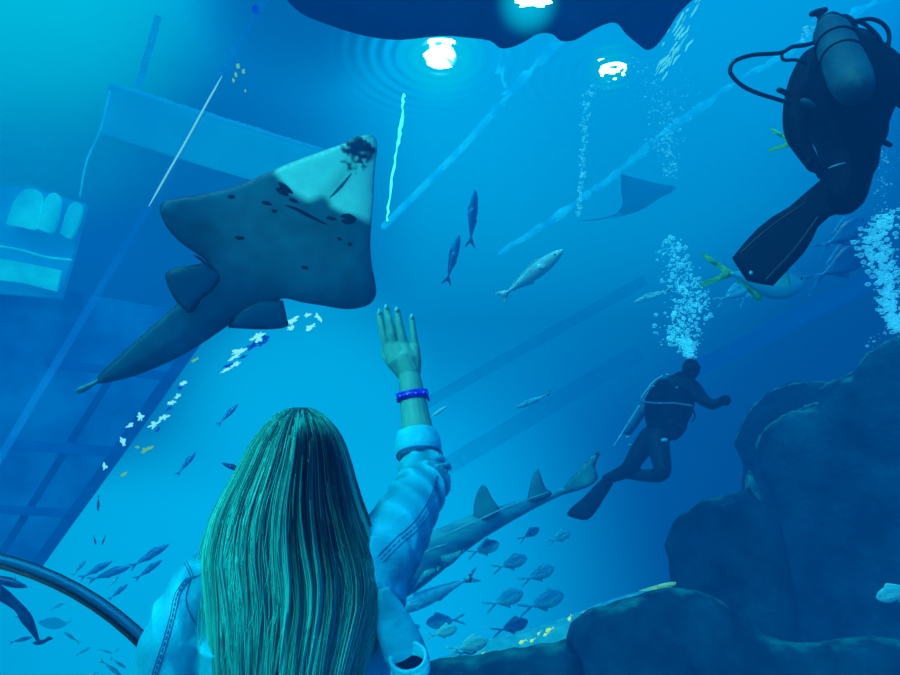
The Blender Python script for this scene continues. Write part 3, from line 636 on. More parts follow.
# dark shark diving behind the seal, lower left
def lofted(bm, L, d, seg=14, flat=1., nrm=None):
    """L: (px, py, radius px, extra depth)"""
    P = [(at(x, y, d+e), r*(d+e)/FPX) for x, y, r, e in spline(L, len(L)*5)]
    tube(bm, [p for p, _ in P], [max(.002, q) for _, q in P], seg, flat=(nrm or FW, flat))
def flatfin(L, d, th=.012, step=.03, tx=0, ty=0, sm=True):
    xs = [p[0] for p in L]; ys = [p[1] for p in L]; c, r, u, n, loc = plane_map(sum(xs)/len(xs), sum(ys)/len(ys), d, tx, ty); f = thick(th*3, th)
    bm = bmesh.new(); slab(bm, [loc(p) for p in L], step, lambda v, d: c+r*v[0]+u*v[1]+n*f(v, d), lambda v, d: c+r*v[0]+u*v[1]-n*f(v, d), smooth=sm); return bm
m_sh = mat('dark_shark_skin', lin(0, 45, 85), lin(0, 60, 105), rough=.6)
o = thing('dark_shark', 'dark slim shark diving at the left edge below the seal, tail fin flat', 'shark', at(20, 605, 4.4))
bm = bmesh.new(); lofted(bm, [(-40, 570, 3, 0), (-20, 580, 6.5, 0), (0, 593, 6, 0), (18, 607, 4.2, 0), (26, 618, 5.2, 0), (32, 628, 3.6, 0), (37, 638, 1.8, 0), (39, 642, 1, 0)], 4.4); link('body', bm, m_sh, o)
link('tail_fin', flatfin([(32, 643), (38, 640), (44, 639.5), (48, 636.5), (51, 637), (53, 639), (49, 640.5), (43, 644), (36, 645)], 4.4, .006, .012), m_sh, o)
link('dorsal_fin', flatfin([(14, 602), (20, 603.5), (26, 608), (21, 610)], 4.38, .006, .012), m_sh, o)
link('pelvic_fin', flatfin([(22, 612), (29, 616), (33, 621), (30, 625), (25, 620)], 4.38, .006, .012), m_sh, o)
link('pectoral_fin', flatfin([(-4, 584), (6, 590), (12, 594), (4, 598)], 4.38, .006, .012), m_sh, o)
# dim little rays
m_er = mat('dim_ray_skin', lin(0, 80, 150), lin(0, 90, 160), rough=1, spec=0, alpha=.3)
bm = flatfin([(37, 622), (48, 618), (57, 617.5), (66, 622), (72, 619.5), (68, 624), (60, 628.5), (50, 629), (42, 626)], 6.8, .02, .03)
tag(origin(link('little_ray', bm, m_er)), 'faint little ray under the arched seal at lower left', 'ray')
o = thing('eagle_ray', 'faint blue ray with a pointed wing near the top, under the bubble stream', 'ray', at(640, 198, 7.2))
link('body', flatfin([(621, 174), (640, 179), (660, 184), (676, 187), (672, 192), (660, 198), (645, 208), (630, 214), (612, 218), (622, 206), (621, 190)], 7.2, .04, .05), m_er, o)
bm = bmesh.new(); lofted(bm, [(616, 215, 1, 0), (600, 219, .6, 0), (580, 221, .35, 0)], 7.2, 6); link('tail', bm, m_er, o)

# wedgefish (shark-like ray) behind the raised arm
m_wf = mat('wedgefish_skin', lin(60, 175, 180), lin(10, 125, 160), scale=2.2, rough=.5, stretch=(1, 1, 4), bump=.1)
m_wff = mat('wedgefish_fin', lin(0, 105, 130), lin(20, 140, 150), scale=4, rough=.6)
o = thing('wedgefish', 'long grey-green wedgefish with two tall dorsal fins behind the raised arm', 'shark', at(470, 540, 6))
L = [(352, 600, 6, -.5), (372, 590, 19, -.4), (398, 573, 25, -.25), (425, 557, 22, -.1), (450, 542, 17, .0), (475, 528, 13.5, .1), (497, 518, 10.5, .2), (520, 508, 7.5, .3), (540, 500, 5.2, .35), (558, 493, 3.6, .4), (568, 488, 2.6, .42)]
bm = bmesh.new(); lofted(bm, L, 6, 20, .6); link('body', bm, m_wf, o)
link('dorsal_fin', flatfin([(473, 520), (474, 505), (477, 493), (482.5, 485), (487, 488), (492, 498), (500, 511), (487, 520)], 6.1, .014, .03), m_wff, o)
link('dorsal_fin', flatfin([(527, 500), (530, 486), (533, 475), (538, 468.5), (541, 476), (545, 487), (552, 494), (540, 501)], 6.3, .012, .03), m_wff, o)
link('tail_fin', flatfin([(554, 496), (566, 484), (578, 470), (590, 458), (602, 449), (598, 458), (595, 468), (598, 478), (590, 486), (576, 491), (562, 495)], 6.4, .014, .03), m_wff, o)
link('pectoral_fin', flatfin([(405, 578), (425, 570), (440, 566), (437, 572), (424, 582), (410, 594), (396, 600)], 5.7, .012, .03), m_wf, o)
link('pelvic_fin', flatfin([(440, 556), (455, 552), (465, 549), (460, 556), (452, 564), (445, 567)], 5.8, .012, .03), m_wf, o)
m_wl = mat('wedgefish_pale', lin(120, 200, 200), lin(60, 160, 175), rough=.6)
for L in ([(418, 556, .6, 0), (432, 549, 1.1, 0), (447, 544, .5, 0)], [(430, 542, .5, 0), (470, 524, .9, .1), (505, 508, .8, .2), (548, 492, .4, .35)]):
    bm = bmesh.new(); lofted(bm, L, 5.73, 6); link('pale_stripe', bm, m_wl, o)

# ------------------------------------------------------------------ rocks and sand
def rock_mat(key, c1, c2, top):
    m, t = newmat(key); out = t.n('ShaderNodeOutputMaterial'); b = t.n('ShaderNodeBsdfPrincipled'); t.l(b.outputs[0], out.inputs[0]); b.inputs['Roughness'].default_value = .95; b.inputs['Specular IOR Level'].default_value = .05
    tc = t.n('ShaderNodeTexCoord'); ns = t.n('ShaderNodeTexNoise'); ns.inputs['Scale'].default_value = 2.2; ns.inputs['Detail'].default_value = 9; t.l(tc.outputs['Object'], ns.inputs[0])
    r = ramp(t, [(.35, c1), (.68, c2)]); t.l(ns.outputs[0], r.inputs[0])
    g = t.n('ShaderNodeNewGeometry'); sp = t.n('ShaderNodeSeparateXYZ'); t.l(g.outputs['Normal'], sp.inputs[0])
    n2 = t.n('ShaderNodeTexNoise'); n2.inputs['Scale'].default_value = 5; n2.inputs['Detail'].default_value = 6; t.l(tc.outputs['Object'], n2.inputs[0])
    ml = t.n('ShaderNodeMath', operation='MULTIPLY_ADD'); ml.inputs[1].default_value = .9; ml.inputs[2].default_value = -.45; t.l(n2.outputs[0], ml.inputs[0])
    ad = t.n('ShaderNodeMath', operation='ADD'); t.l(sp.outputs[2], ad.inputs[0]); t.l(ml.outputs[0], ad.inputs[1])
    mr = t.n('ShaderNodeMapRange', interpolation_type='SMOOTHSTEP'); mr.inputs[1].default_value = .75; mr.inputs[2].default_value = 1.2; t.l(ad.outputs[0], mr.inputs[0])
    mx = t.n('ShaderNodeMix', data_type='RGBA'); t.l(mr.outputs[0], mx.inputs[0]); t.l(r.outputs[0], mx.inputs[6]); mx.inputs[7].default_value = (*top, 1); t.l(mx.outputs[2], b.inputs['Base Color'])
    n3 = t.n('ShaderNodeTexNoise'); n3.inputs['Scale'].default_value = 7; n3.inputs['Detail'].default_value = 10; t.l(tc.outputs['Object'], n3.inputs[0])
    bp = t.n('ShaderNodeBump'); bp.inputs['Strength'].default_value = .6; bp.inputs['Distance'].default_value = .08; t.l(n3.outputs[0], bp.inputs['Height']); t.l(bp.outputs[0], b.inputs['Normal'])
    return m
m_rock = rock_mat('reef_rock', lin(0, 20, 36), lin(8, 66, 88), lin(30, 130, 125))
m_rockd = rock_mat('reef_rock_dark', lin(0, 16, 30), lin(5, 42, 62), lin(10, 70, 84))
def rock(name, L, d, th, m, label, cat='rock', step=.07, amp=.12, tx=0, ty=0, back=None, rag=3.0, parent=None, D=.35):
    xs = [p[0] for p in L]; ys = [p[1] for p in L]
    c, r, u, n, loc = plane_map(sum(xs)/len(xs), sum(ys)/len(ys), d, tx, ty)
    P = spline([tuple(p) for p in L]+[tuple(L[0])], len(L)*6)[:-1]
    P = [(x+rag*noise.noise(V((x*.06, y*.06, d))), y+rag*noise.noise(V((x*.06, y*.06, d+9)))) for x, y in P]
    f = thick(D, th); bk = back or th
    def fr(v, dd):
        q = c+r*v[0]+u*v[1]; k = min(1, dd/.2)
        return q+n*(f(v, dd)+k*amp*fbm(q, .9, 5))
    bm = bmesh.new(); slab(bm, [loc(p) for p in P], step, fr, lambda v, dd: c+r*v[0]+u*v[1]-n*bk*srt(1-(1-min(dd/D, 1))**2), smooth=False)
    o = link(name, bm, m, parent)
    if not parent: origin(o); tag(o, label, cat)
    return o
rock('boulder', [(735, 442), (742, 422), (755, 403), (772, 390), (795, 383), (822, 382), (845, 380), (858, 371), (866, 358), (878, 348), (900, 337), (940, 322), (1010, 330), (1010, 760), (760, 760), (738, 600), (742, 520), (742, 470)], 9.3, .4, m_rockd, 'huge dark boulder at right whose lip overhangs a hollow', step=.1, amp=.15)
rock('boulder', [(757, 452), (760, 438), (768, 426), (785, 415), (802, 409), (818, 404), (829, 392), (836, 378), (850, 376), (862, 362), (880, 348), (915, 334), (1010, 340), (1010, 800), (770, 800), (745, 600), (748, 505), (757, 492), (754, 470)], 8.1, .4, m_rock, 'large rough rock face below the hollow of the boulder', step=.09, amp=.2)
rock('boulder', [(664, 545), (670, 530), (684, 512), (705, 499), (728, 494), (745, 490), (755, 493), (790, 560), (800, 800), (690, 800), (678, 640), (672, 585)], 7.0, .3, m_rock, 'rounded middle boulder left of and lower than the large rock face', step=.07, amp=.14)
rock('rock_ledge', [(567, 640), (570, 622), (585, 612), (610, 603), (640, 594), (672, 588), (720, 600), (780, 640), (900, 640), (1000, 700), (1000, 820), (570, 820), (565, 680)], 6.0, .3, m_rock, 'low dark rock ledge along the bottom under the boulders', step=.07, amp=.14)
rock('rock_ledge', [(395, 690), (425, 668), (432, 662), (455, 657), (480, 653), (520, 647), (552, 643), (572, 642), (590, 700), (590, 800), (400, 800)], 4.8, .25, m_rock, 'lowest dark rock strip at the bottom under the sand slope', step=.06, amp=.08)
m_slope = mat('lit_sand', lin(60, 190, 205), lin(110, 225, 225), scale=6, rough=1, spec=.05, bump=.3, bscale=20)
o = rock('sand_slope', [(392, 690), (425, 664), (455, 653), (490, 640), (525, 630), (560, 619), (600, 603), (640, 591), (668, 583), (690, 584), (720, 600), (720, 760), (400, 760)], 7.9, .25, m_slope, '', step=.07, amp=.04, rag=1.5)
o['kind'] = 'structure'; del o['label']; del o['category']; o.name = 'ground_slope'
m_gsand = mat('sunlit_sand', lin(225, 225, 110), lin(160, 215, 160), scale=12, emit=.25)  # sunlight on the ledge put into the yellow colour and glow
tag(rock('sand_patch', [(638, 591), (650, 587), (664, 583), (676, 582), (672, 587), (655, 590)], 6.6, .05, m_gsand, 'x', step=.03, amp=0, rag=.6, D=.05), 'sunlit yellow sand patch at the top of the low ledge', 'sand')
m_alga_rim = mat('algae_and_rim_light', lin(50, 150, 130), lin(20, 95, 105), scale=5, rough=1, bump=.5)
tag(rock('algae_clump', [(744, 492), (746, 478), (750, 470), (756, 482), (762, 496), (758, 504), (748, 503)], 7.5, .08, m_alga_rim, 'x', step=.04, amp=.05, rag=1.5, D=.1), 'green algae clump in the notch between boulders', 'algae')
def edge(L, d, rpx, label):  # light caught on rock rims, modelled as pale teal tubes
    bm = bmesh.new(); pts = spline(L, len(L)*6)
    tube(bm, [at(x+1.2*noise.noise(V((x*.2, y*.2, 1))), y+1.2*noise.noise(V((x*.2, y*.2, 5))), d) for x, y in pts], [rpx*d/FPX*max(.12, .55+.9*noise.noise(V((x*.11, y*.11, 2)))) for x, y in pts], 7, flat=(FW, .6))
    tag(origin(link('rim_highlight', bm, m_alga_rim)), label, 'algae', 'painted highlights along the boulder lip')
edge([(736, 440), (744, 420), (756, 404), (772, 391), (795, 384), (820, 382), (826, 383)], 8.8, 1.3, 'thin painted highlight on the overhanging lip of the boulder')
edge([(757, 448), (760, 437), (769, 426), (786, 415), (803, 408), (817, 403)], 7.5, 2.0, 'painted highlight along the lower rim of the hollow')
edge([(820, 389), (832, 382), (846, 377), (858, 367), (868, 354), (882, 345), (900, 336)], 7.45, 2.0, 'painted highlight climbing the boulder edge to the right frame edge')

# ------------------------------------------------------------------ bubbles
m_bub, t = newmat('air_bubble')
out = t.n('ShaderNodeOutputMaterial'); b = t.n('ShaderNodeBsdfPrincipled'); lw = t.n('ShaderNodeLayerWeight'); lw.inputs[0].default_value = .35
r = ramp(t, [(.0, (.22, .22, .22)), (.5, (.55, .55, .55)), (1, (.95, .95, .95))]); t.l(lw.outputs['Facing'], r.inputs[0]); t.l(r.outputs[0], b.inputs['Alpha'])
b.inputs['Base Color'].default_value = (.35, .95, 1, 1); b.inputs['Roughness'].default_value = .15; b.inputs['Emission Color'].default_value = (.1, .75, 1, 1); b.inputs['Emission Strength'].default_value = .38
t.l(b.outputs[0], out.inputs[0])
_b = bmesh.new(); bmesh.ops.create_icosphere(_b, subdivisions=2, radius=1); ICO = ([tuple(v.co) for v in _b.verts], [[v.index for v in f.verts] for f in _b.faces]); _b.free()
def plume(label, L, d, n, rmax, seed, rmin=.25, dz=.2):
    """L: (px, py, half width px) from top to bottom"""
    BV, BF = [], []; rd = random.Random(seed); bm = bmesh.new(); S = spline(L, 40)
    for k in range(n):
        x, y, w = S[int(rd.random()**.8*40)]; a = rd.gauss(0, .5); r = rmax*(rmin+(1-rmin)*rd.random()**3)*d/FPX
        c = at(x+max(-1.3, min(1.3, a))*w, y+rd.uniform(-4, 4), d+rd.uniform(-dz, dz))
        vs0, fs0 = ICO; nb = len(BV); q = rd.uniform(.6, .9); BV.extend([(c.x+v[0]*r, c.y+v[1]*r, c.z+v[2]*r*q) for v in vs0]); BF.extend([tuple(i+nb for i in f) for f in fs0])
    bm.free(); me = bpy.data.meshes.new('bubbles'); me.from_pydata(BV, [], BF); me.update(); me.polygons.foreach_set('use_smooth', [True]*len(BF))
    o = origin(link('bubble_plume', me, m_bub)); tag(o, label, 'bubbles', kind='stuff')
plume('column of bubbles rising from the far diver head', [(672, 240, 10), (676, 262, 16), (684, 282, 20), (692, 300, 22), (684, 318, 22), (680, 336, 20), (686, 346, 10), (690, 357, 5)], 6.2, 900, 2.6, 2)
plume('dense bubble column at the right edge under the near diver', [(888, 212, 12), (880, 226, 18), (872, 244, 18), (884, 262, 18), (886, 282, 14), (888, 300, 11), (893, 318, 9), (898, 330, 5)], 4.2, 900, 3.4, 3)
plume('thin stream of bubbles falling below the smaller lamp', [(612, 84, 8), (590, 92, 6), (586, 110, 5), (585, 130, 4), (583, 150, 4), (582, 175, 3), (580, 195, 2), (579, 214, 3)], 7.4, 260, 2.0, 4)
plume('loose haze of bubbles between lamp and near diver', [(640, 60, 30), (660, 90, 30), (668, 120, 22), (668, 150, 14), (672, 178, 8)], 6.4, 420, 1.5, 5)
plume('small bubbles breaking off the near diver regulator', [(822, 4, 6), (812, 26, 6), (806, 34, 4), (802, 42, 3)], 3.55, 40, 2.2, 6)
plume('few bubbles over the boulder by the right edge', [(893, 322, 5), (882, 336, 6), (868, 346, 5)], 6.6, 22, 1.8, 8)
plume('faint bubbles beside the near diver waist', [(884, 150, 12), (884, 180, 12), (880, 210, 10)], 3.9, 60, 1.4, 9)

# ------------------------------------------------------------------ divers
m_suit = mat('wetsuit_navy', lin(0, 3, 18), lin(0, 6, 28), scale=6, rough=.75, spec=.12, bump=.15, bscale=30)
m_gear = mat('gear_black', lin(0, 4, 16), lin(2, 8, 24), rough=.5, spec=.3)
m_vest = mat('vest_black', lin(0, 5, 22), lin(2, 10, 34), scale=10, rough=.8, spec=.1)
m_tank = mat('tank_grey', lin(14, 62, 78), lin(26, 84, 96), scale=4, rough=.6, spec=.2)
m_chrome = mat('bright_fitting', lin(70, 150, 170), lin(110, 190, 205), rough=.3, spec=.6)
m_dskin = mat('hood_skin', lin(60, 90, 100), lin(70, 100, 110))
class Fig:
    def __init__(s, sx, sy, k, d): s.a = (sx, sy, k, d)
    def __call__(s, x, y, e=0.): sx, sy, k, d = s.a; return at(sx+x/k, sy+y/k, d+e)
    def r(s, v, e=0.): sx, sy, k, d = s.a; return v/k*(d+e)/FPX
    def limb(s, bm, L, seg=14, flat=None, n=4):
        S = spline(L, (len(L)-1)*n); tube(bm, [s(x, y, e) for x, y, q, e in S], [s.r(q, e) for x, y, q, e in S], seg, flat)
def hand_fist(bm, f, L):
    for q in L: f.limb(bm, q, 8)
# near diver
F = Fig(0, 0, 1, 3.25)
o = thing('person', 'near scuba diver in dark wetsuit seen from below and behind, one fin trailing down left', 'person', F(840, 110))
near = o
bm = bmesh.new()
F.limb(bm, [(846, 58, 28, .26), (846, 80, 42, .1), (845, 112, 40, .05), (848, 140, 30, .0), (850, 160, 26, 0)], 20)
F.limb(bm, [(818, 66, 20, .15), (806, 84, 17, .1), (796, 110, 12.5, .05), (796, 134, 10.5, -.02), (806, 153, 8.5, -.05), (814, 166, 7, -.06)])
for q in ([(811, 160, 4, -.06), (817, 171, 3, -.08), (819, 178, 2.3, -.08)], [(814, 162, 4, -.05), (820, 171, 3, -.05), (821, 178, 2.3, -.05)], [(816, 161, 4, -.03), (822, 170, 3, -.02), (822.5, 176, 2.3, -.02)], [(817, 160, 4, 0), (823.5, 168, 2.6, .01), (824, 172, 2.1, .01)], [(811, 158, 3.4, -.08), (807, 164, 2.8, -.11), (808, 169, 2.2, -.12)]): F.limb(bm, q, 8)
F.limb(bm, [(868, 62, 22, .2), (890, 78, 20, .18), (914, 98, 15, .1), (925, 120, 12, .0), (920, 140, 9, -.1)])
for k in range(4): F.limb(bm, [(920+k*3-4, 146, 3.6, -.1), (920+k*3-4, 156, 3, -.13), (918+k*3-4, 162, 2.4, -.15)], 8)
F.limb(bm, [(913, 142, 3.4, -.12), (909, 150, 2.8, -.15), (909, 155, 2.2, -.16)], 8)
F.limb(bm, [(850, 150, 27, 0), (848, 176, 22, -.06), (846, 197, 17.5, -.1), (836, 201, 13, -.02), (828, 203, 10, .06)], 16)     # leg bent at the knee
F.limb(bm, [(848, 150, 22, .12), (852, 172, 16, .35), (854, 186, 11, .62), (850, 190, 8, .9)], 14)     # other leg reaching away
ball(bm, F(840, 36, .5), .1, 18, (.85, 1.05, 1.15)); F.limb(bm, [(841, 44, 14, .46), (846, 66, 18, .25)])
link('body', fuse(bm, .009, 8), m_suit, o)
bm = bmesh.new(); F.limb(bm, [(846, 66, 36, .2), (846, 86, 46, .09), (847, 110, 43, .03), (850, 130, 34, 0)], 20); link('buoyancy_vest', fuse(bm, .012, 5), m_vest, o)
bm = bmesh.new(); tp = [F(828, 24, .05), F(832, 34, -.02), F(840, 54, -.18), F(850, 78, -.36), F(853.5, 86, -.42)]
tube(bm, tp, [.05, .082, .086, .086, .078], 24); tk = link('air_tank', fuse(bm, .006, 3), m_tank, o, 'grey-green air tank')
bm = bmesh.new(); F.limb(bm, [(826, 24, 4, .05), (822, 18, 4, .06), (818, 12, 3.4, .06)], 10); F.limb(bm, [(812, 14, 3, .06), (818, 12, 3.4, .06), (825, 10, 3, .06)], 10); F.limb(bm, [(822, 22, 5, .03), (832, 17, 5.5, .03), (842, 19, 3.5, .03)], 10); link('tank_valve', fuse(bm, .004, 2), m_gear, tk)
for q in (.3, .62):
    p = tp[1].lerp(tp[3], q); bm = bmesh.new(); ax = (tp[3]-tp[1]).normalized(); s_ = ax.orthogonal().normalized(); b_ = ax.cross(s_)
    tube(bm, [p+(s_*math.cos(a)+b_*math.sin(a))*.088 for a in [2*math.pi*i/24 for i in range(24)]], .006, 6, closed=True); link('tank_strap', bm, m_gear, tk)
def hose(L, r=2.0, e=-.05, nm='hose'):
    bm = bmesh.new(); S = spline(L, len(L)*6); tube(bm, [F(x, y, e) for x, y in S], F.r(r), 8); link(nm, bm, m_gear, near)
hose([(790, 103), (786, 102), (773, 98), (760, 94), (748, 89), (740, 84), (733, 77), (730, 70), (735, 61), (753, 55), (780, 53), (792, 47), (806, 45), (822, 40)])
hose([(808, 44), (796, 46), (788, 49), (782, 54), (784, 60), (796, 60), (806, 64)], 1.6)
hose([(846, 22), (856, 21), (871, 19), (883, 24), (889, 34), (888, 48)], 2.0); hose([(850, 22), (860, 22), (871, 29), (880, 40), (884, 56)], 2.0)
bm = bmesh.new(); F.limb(bm, [(779, 90, 2.6, -.1), (784, 92, 2.8, -.1), (789, 95, 3, -.1)], 10); link('inflator', bm, m_gear, o)
bm = bmesh.new(); F.limb(bm, [(878, 138, 2.6, -.1), (884, 142, 2.8, -.1), (890, 145, 2.4, -.1)], 10); link('torch', bm, m_gear, o)
bm = bmesh.new(); F.limb(bm, [(803, 101, 3, -.12), (807, 103, 4, -.12), (812, 106, 3, -.12)], 10); link('gauge', bm, m_tank, o, 'pale gauge on the vest')
bm = bmesh.new(); F.limb(bm, [(829, 168, .7, -.17), (837, 165, .9, -.2), (845, 163, .7, -.2)], 6); link('trim_line', bm, m_chrome, o, 'thin bright line on the thigh')
FN = [(828, 172), (818, 182), (804, 194), (789, 207), (772, 217), (757, 229), (744, 243), (732, 258), (738, 268), (747, 281), (760, 284), (773, 286), (788, 270), (804, 253), (812, 240), (818, 227), (829, 217), (842, 212), (848, 195), (842, 176)]
fo = link('fin', flatfin(FN, 3.24, .016, .03, 0, .25, False), m_suit, o)
for L in ([(742, 252), (772, 226), (806, 203)], [(766, 280), (794, 250), (818, 217)]):
    bm = bmesh.new(); S = spline([(x, y, 1.6-.03*i, 0) for i, (x, y) in enumerate(L)], 10); tube(bm, [at(x, y, 3.17) for x, y, *_ in S], .006, 8); link('fin_rail', bm, m_gear, fo)
bm = bmesh.new(); ball(bm, at(751, 273, 3.16), .009, 12, (1, .7, 1.3)); link('hang_hole', bm, m_chrome, fo, 'pale hole near the fin tip')
bm = bmesh.new(); fc = F(840, 36, .5); ball(bm, fc+V((0, .1, 0)), .07, 14, (1, .4, .7)); link('dive_mask', bm, m_gear, o)
# far diver
F = Fig(550, 340, 3.375, 6.5)
m_suit2 = mat('wetsuit_blue_black', lin(3, 18, 34), lin(6, 28, 50), scale=6, rough=.7, spec=.15)
o = thing('person', 'far scuba diver upright with one arm stretched right, bubbles rising from the head', 'person', F(390, 280))
bm = bmesh.new()
F.limb(bm, [(462, 132, 26, 0), (445, 165, 48, 0), (425, 215, 52, 0), (395, 275, 52, 0), (358, 325, 44, 0)], 20)
ball(bm, F(476, 96), F.r(33), 18, (.9, 1, 1.08)); F.limb(bm, [(474, 105, 22, 0), (462, 135, 24, 0)])
F.limb(bm, [(420, 150, 34, -.05), (470, 160, 34, -.1), (498, 182, 27, -.2), (522, 205, 21, -.3), (550, 218, 18, -.33), (575, 208, 15, -.36)])
for k, q in enumerate(((596, 190), (602, 197), (602, 206), (596, 213))): F.limb(bm, [(578, 203+k*3, 9, -.36), (q[0]-4, q[1], 8, -.38), (q[0]+2, q[1]+3, 7.5, -.42), (q[0]-8, q[1]+4, 7, -.44)], 8)
F.limb(bm, [(575, 200, 8, -.38), (584, 190, 7, -.42), (594, 190, 6, -.44)], 8)
F.limb(bm, [(395, 165, 30, .1), (375, 205, 24, .1), (368, 250, 20, .0), (395, 275, 16, -.12), (425, 280, 13, -.2)])
for k in range(4): F.limb(bm, [(425, 272+k*6, 7, -.2), (440, 272+k*6, 6, -.22), (448, 276+k*6, 5, -.2)], 8)
F.limb(bm, [(422, 268, 6, -.22), (432, 258, 5.5, -.24), (440, 258, 5, -.24)], 8)
F.limb(bm, [(338, 330, 38, 0), (302, 378, 33, 0), (266, 432, 26, .05), (228, 455, 22, .1), (192, 468, 17, .1)], 16)
F.limb(bm, [(362, 330, 38, -.1), (372, 390, 34, -.22), (378, 448, 28, -.3), (330, 458, 22, -.1), (280, 455, 18, .1), (235, 452, 13, .25)], 16)
link('body', fuse(bm, .014, 6), m_suit2, o)
bm = bmesh.new(); F.limb(bm, [(448, 150, 46, -.02), (425, 215, 60, -.02), (400, 270, 58, -.02), (375, 300, 48, -.02)], 20); F.limb(bm, [(385, 165, 36, 0), (362, 215, 44, 0), (362, 270, 40, 0)], 16); F.limb(bm, [(440, 290, 24, -.2), (420, 320, 20, -.2)]); link('buoyancy_vest', fuse(bm, .016, 5), m_vest, o)
bm = bmesh.new(); F.limb(bm, [(368, 142, 15, .05), (350, 165, 20, .05), (290, 262, 20, .05), (262, 305, 17, .05)], 16); link('air_tank', bm, mat('tank_blue', lin(20, 90, 130), lin(30, 110, 145)), o)
def fl(nm, L, r, m, e=-.36, lab=None):
    bm = bmesh.new(); S = spline(L, 14); tube(bm, [F(x, y, e) for x, y in S], F.r(r), 7); link(nm, bm, m, o, lab)
fl('hose', [(378, 122), (350, 142), (325, 172), (308, 196)], 3.4, m_chrome, -.05, 'pale hose catching the light')
fl('hose', [(302, 222), (275, 265), (245, 312), (218, 356)], 3.6, mat('pale_hose', lin(60, 170, 200), lin(80, 190, 215)), -.05, 'pale straight hose down the back')
fl('strap', [(305, 208), (340, 212), (380, 214), (420, 214), (480, 222)], 3, mat('pale_strap', lin(50, 120, 150), lin(60, 130, 160)), -.5)
fl('hose', [(455, 120), (430, 128), (412, 150), (420, 180)], 3, m_gear, -.5)
fl('pressure_gauge_hose', [(470, 215), (485, 240), (488, 262), (478, 275)], 2.6, m_gear, -.4)
for x, y, q in ((348, 155, 4), (372, 213, 4), (386, 338, 9), (264, 326, 5), (270, 354, 5), (398, 118, 6), (428, 160, 3.5)):
    bm = bmesh.new(); ball(bm, F(x, y, -.55 if x > 300 else -.2), F.r(q), 10, (1.3, .6, .7)); link('buckle', bm, m_chrome, o, 'shiny buckle')
bm = bmesh.new(); ball(bm, F(484, 92, -.28), F.r(24), 14, (1, .5, .6)); link('dive_mask', bm, m_gear, o)
bm = bmesh.new(); ball(bm, F(482, 116, -.3), F.r(13), 12, (1, .8, .8)); link('regulator', bm, m_gear, o)
link('fin', flatfin([(550+x/3.375, 340+y/3.375) for x, y in [(186, 458), (204, 462), (214, 478), (205, 500), (185, 532), (158, 575), (128, 606), (92, 604), (58, 590), (74, 564), (112, 532), (150, 492)]], 6.6, .02, .04, .1, .2), m_suit2, o)
link('fin', flatfin([(550+x/3.375, 340+y/3.375) for x, y in [(245, 440), (228, 436), (205, 445), (180, 458), (176, 466), (196, 470), (232, 464)]], 6.8, .02, .03, .3, .9), m_suit2, o)

# ------------------------------------------------------------------ woman reaching to the glass
m_skin = mat('skin', (.07, .32, .26), (.09, .38, .30), scale=12, rough=.55, spec=.25, bump=.06, bscale=120)
m_nail = mat('nail', (.16, .55, .48), rough=.3, spec=.5)
def denim_mat():
    m, t = newmat('blue_denim'); out = t.n('ShaderNodeOutputMaterial'); b = t.n('ShaderNodeBsdfPrincipled'); t.l(b.outputs[0], out.inputs[0]); b.inputs['Roughness'].default_value = .85; b.inputs['Specular IOR Level'].default_value = .1
    tc = t.n('ShaderNodeTexCoord'); n1 = t.n('ShaderNodeTexNoise'); n1.inputs['Scale'].default_value = 11; n1.inputs['Detail'].default_value = 7; t.l(tc.outputs['Object'], n1.inputs[0])
    r = ramp(t, [(.3, (.0, .36, .47)), (.5, (.0, .52, .63)), (.72, (.02, .66, .77))]); t.l(n1.outputs[0], r.inputs[0])
    a = t.n('ShaderNodeVertexColor'); a.layer_name = 'Col'; mx = t.n('ShaderNodeMix', data_type='RGBA', blend_type='MULTIPLY'); mx.inputs[0].default_value = 1; t.l(r.outputs[0], mx.inputs[6]); t.l(a.outputs[0], mx.inputs[7]); t.l(mx.outputs[2], b.inputs['Base Color'])
    n2 = t.n('ShaderNodeTexNoise'); n2.inputs['Scale'].default_value = 420; t.l(tc.outputs['Object'], n2.inputs[0]); n3 = t.n('ShaderNodeTexNoise'); n3.inputs['Scale'].default_value = 26; n3.inputs['Detail'].default_value = 5; t.l(tc.outputs['Object'], n3.inputs[0])
    ad = t.n('ShaderNodeMath', operation='MULTIPLY_ADD'); ad.inputs[1].default_value = .12; t.l(n2.outputs[0], ad.inputs[0]); t.l(n3.outputs[0], ad.inputs[2])
    bp = t.n('ShaderNodeBump'); bp.inputs['Strength'].default_value = .45; bp.inputs['Distance'].default_value = .012; t.l(ad.outputs[0], bp.inputs['Height']); t.l(bp.outputs[0], b.inputs['Normal']); return m
m_den = denim_mat()
m_den2 = mat('denim_cuff', (.0, .50, .62), (.02, .60, .70), scale=20, rough=.85, spec=.1, bump=.3, bscale=90)
m_seam = mat('denim_seam', (.0, .11, .27), (.01, .17, .34), scale=300, rough=.9, spec=0)
m_jean = mat('jeans', (.01, .05, .12), (.02, .08, .17), rough=.9)
m_inside = mat('inside_shade', (.002, .01, .04), rough=1, spec=0)
me = thing('person', 'woman with long hair and denim jacket raising one hand to the glass, seen from behind', 'person', (-.27, 1.37, 0))
SHR, ELB, WRI = V((-.13, 1.335, 1.425)), at(425, 480, 1.50), at(410, 380, 1.635)
SHL = V((-.462, 1.36, 1.412)); HEAD = V((-.285, 1.365, 1.592))
bm = bmesh.new()
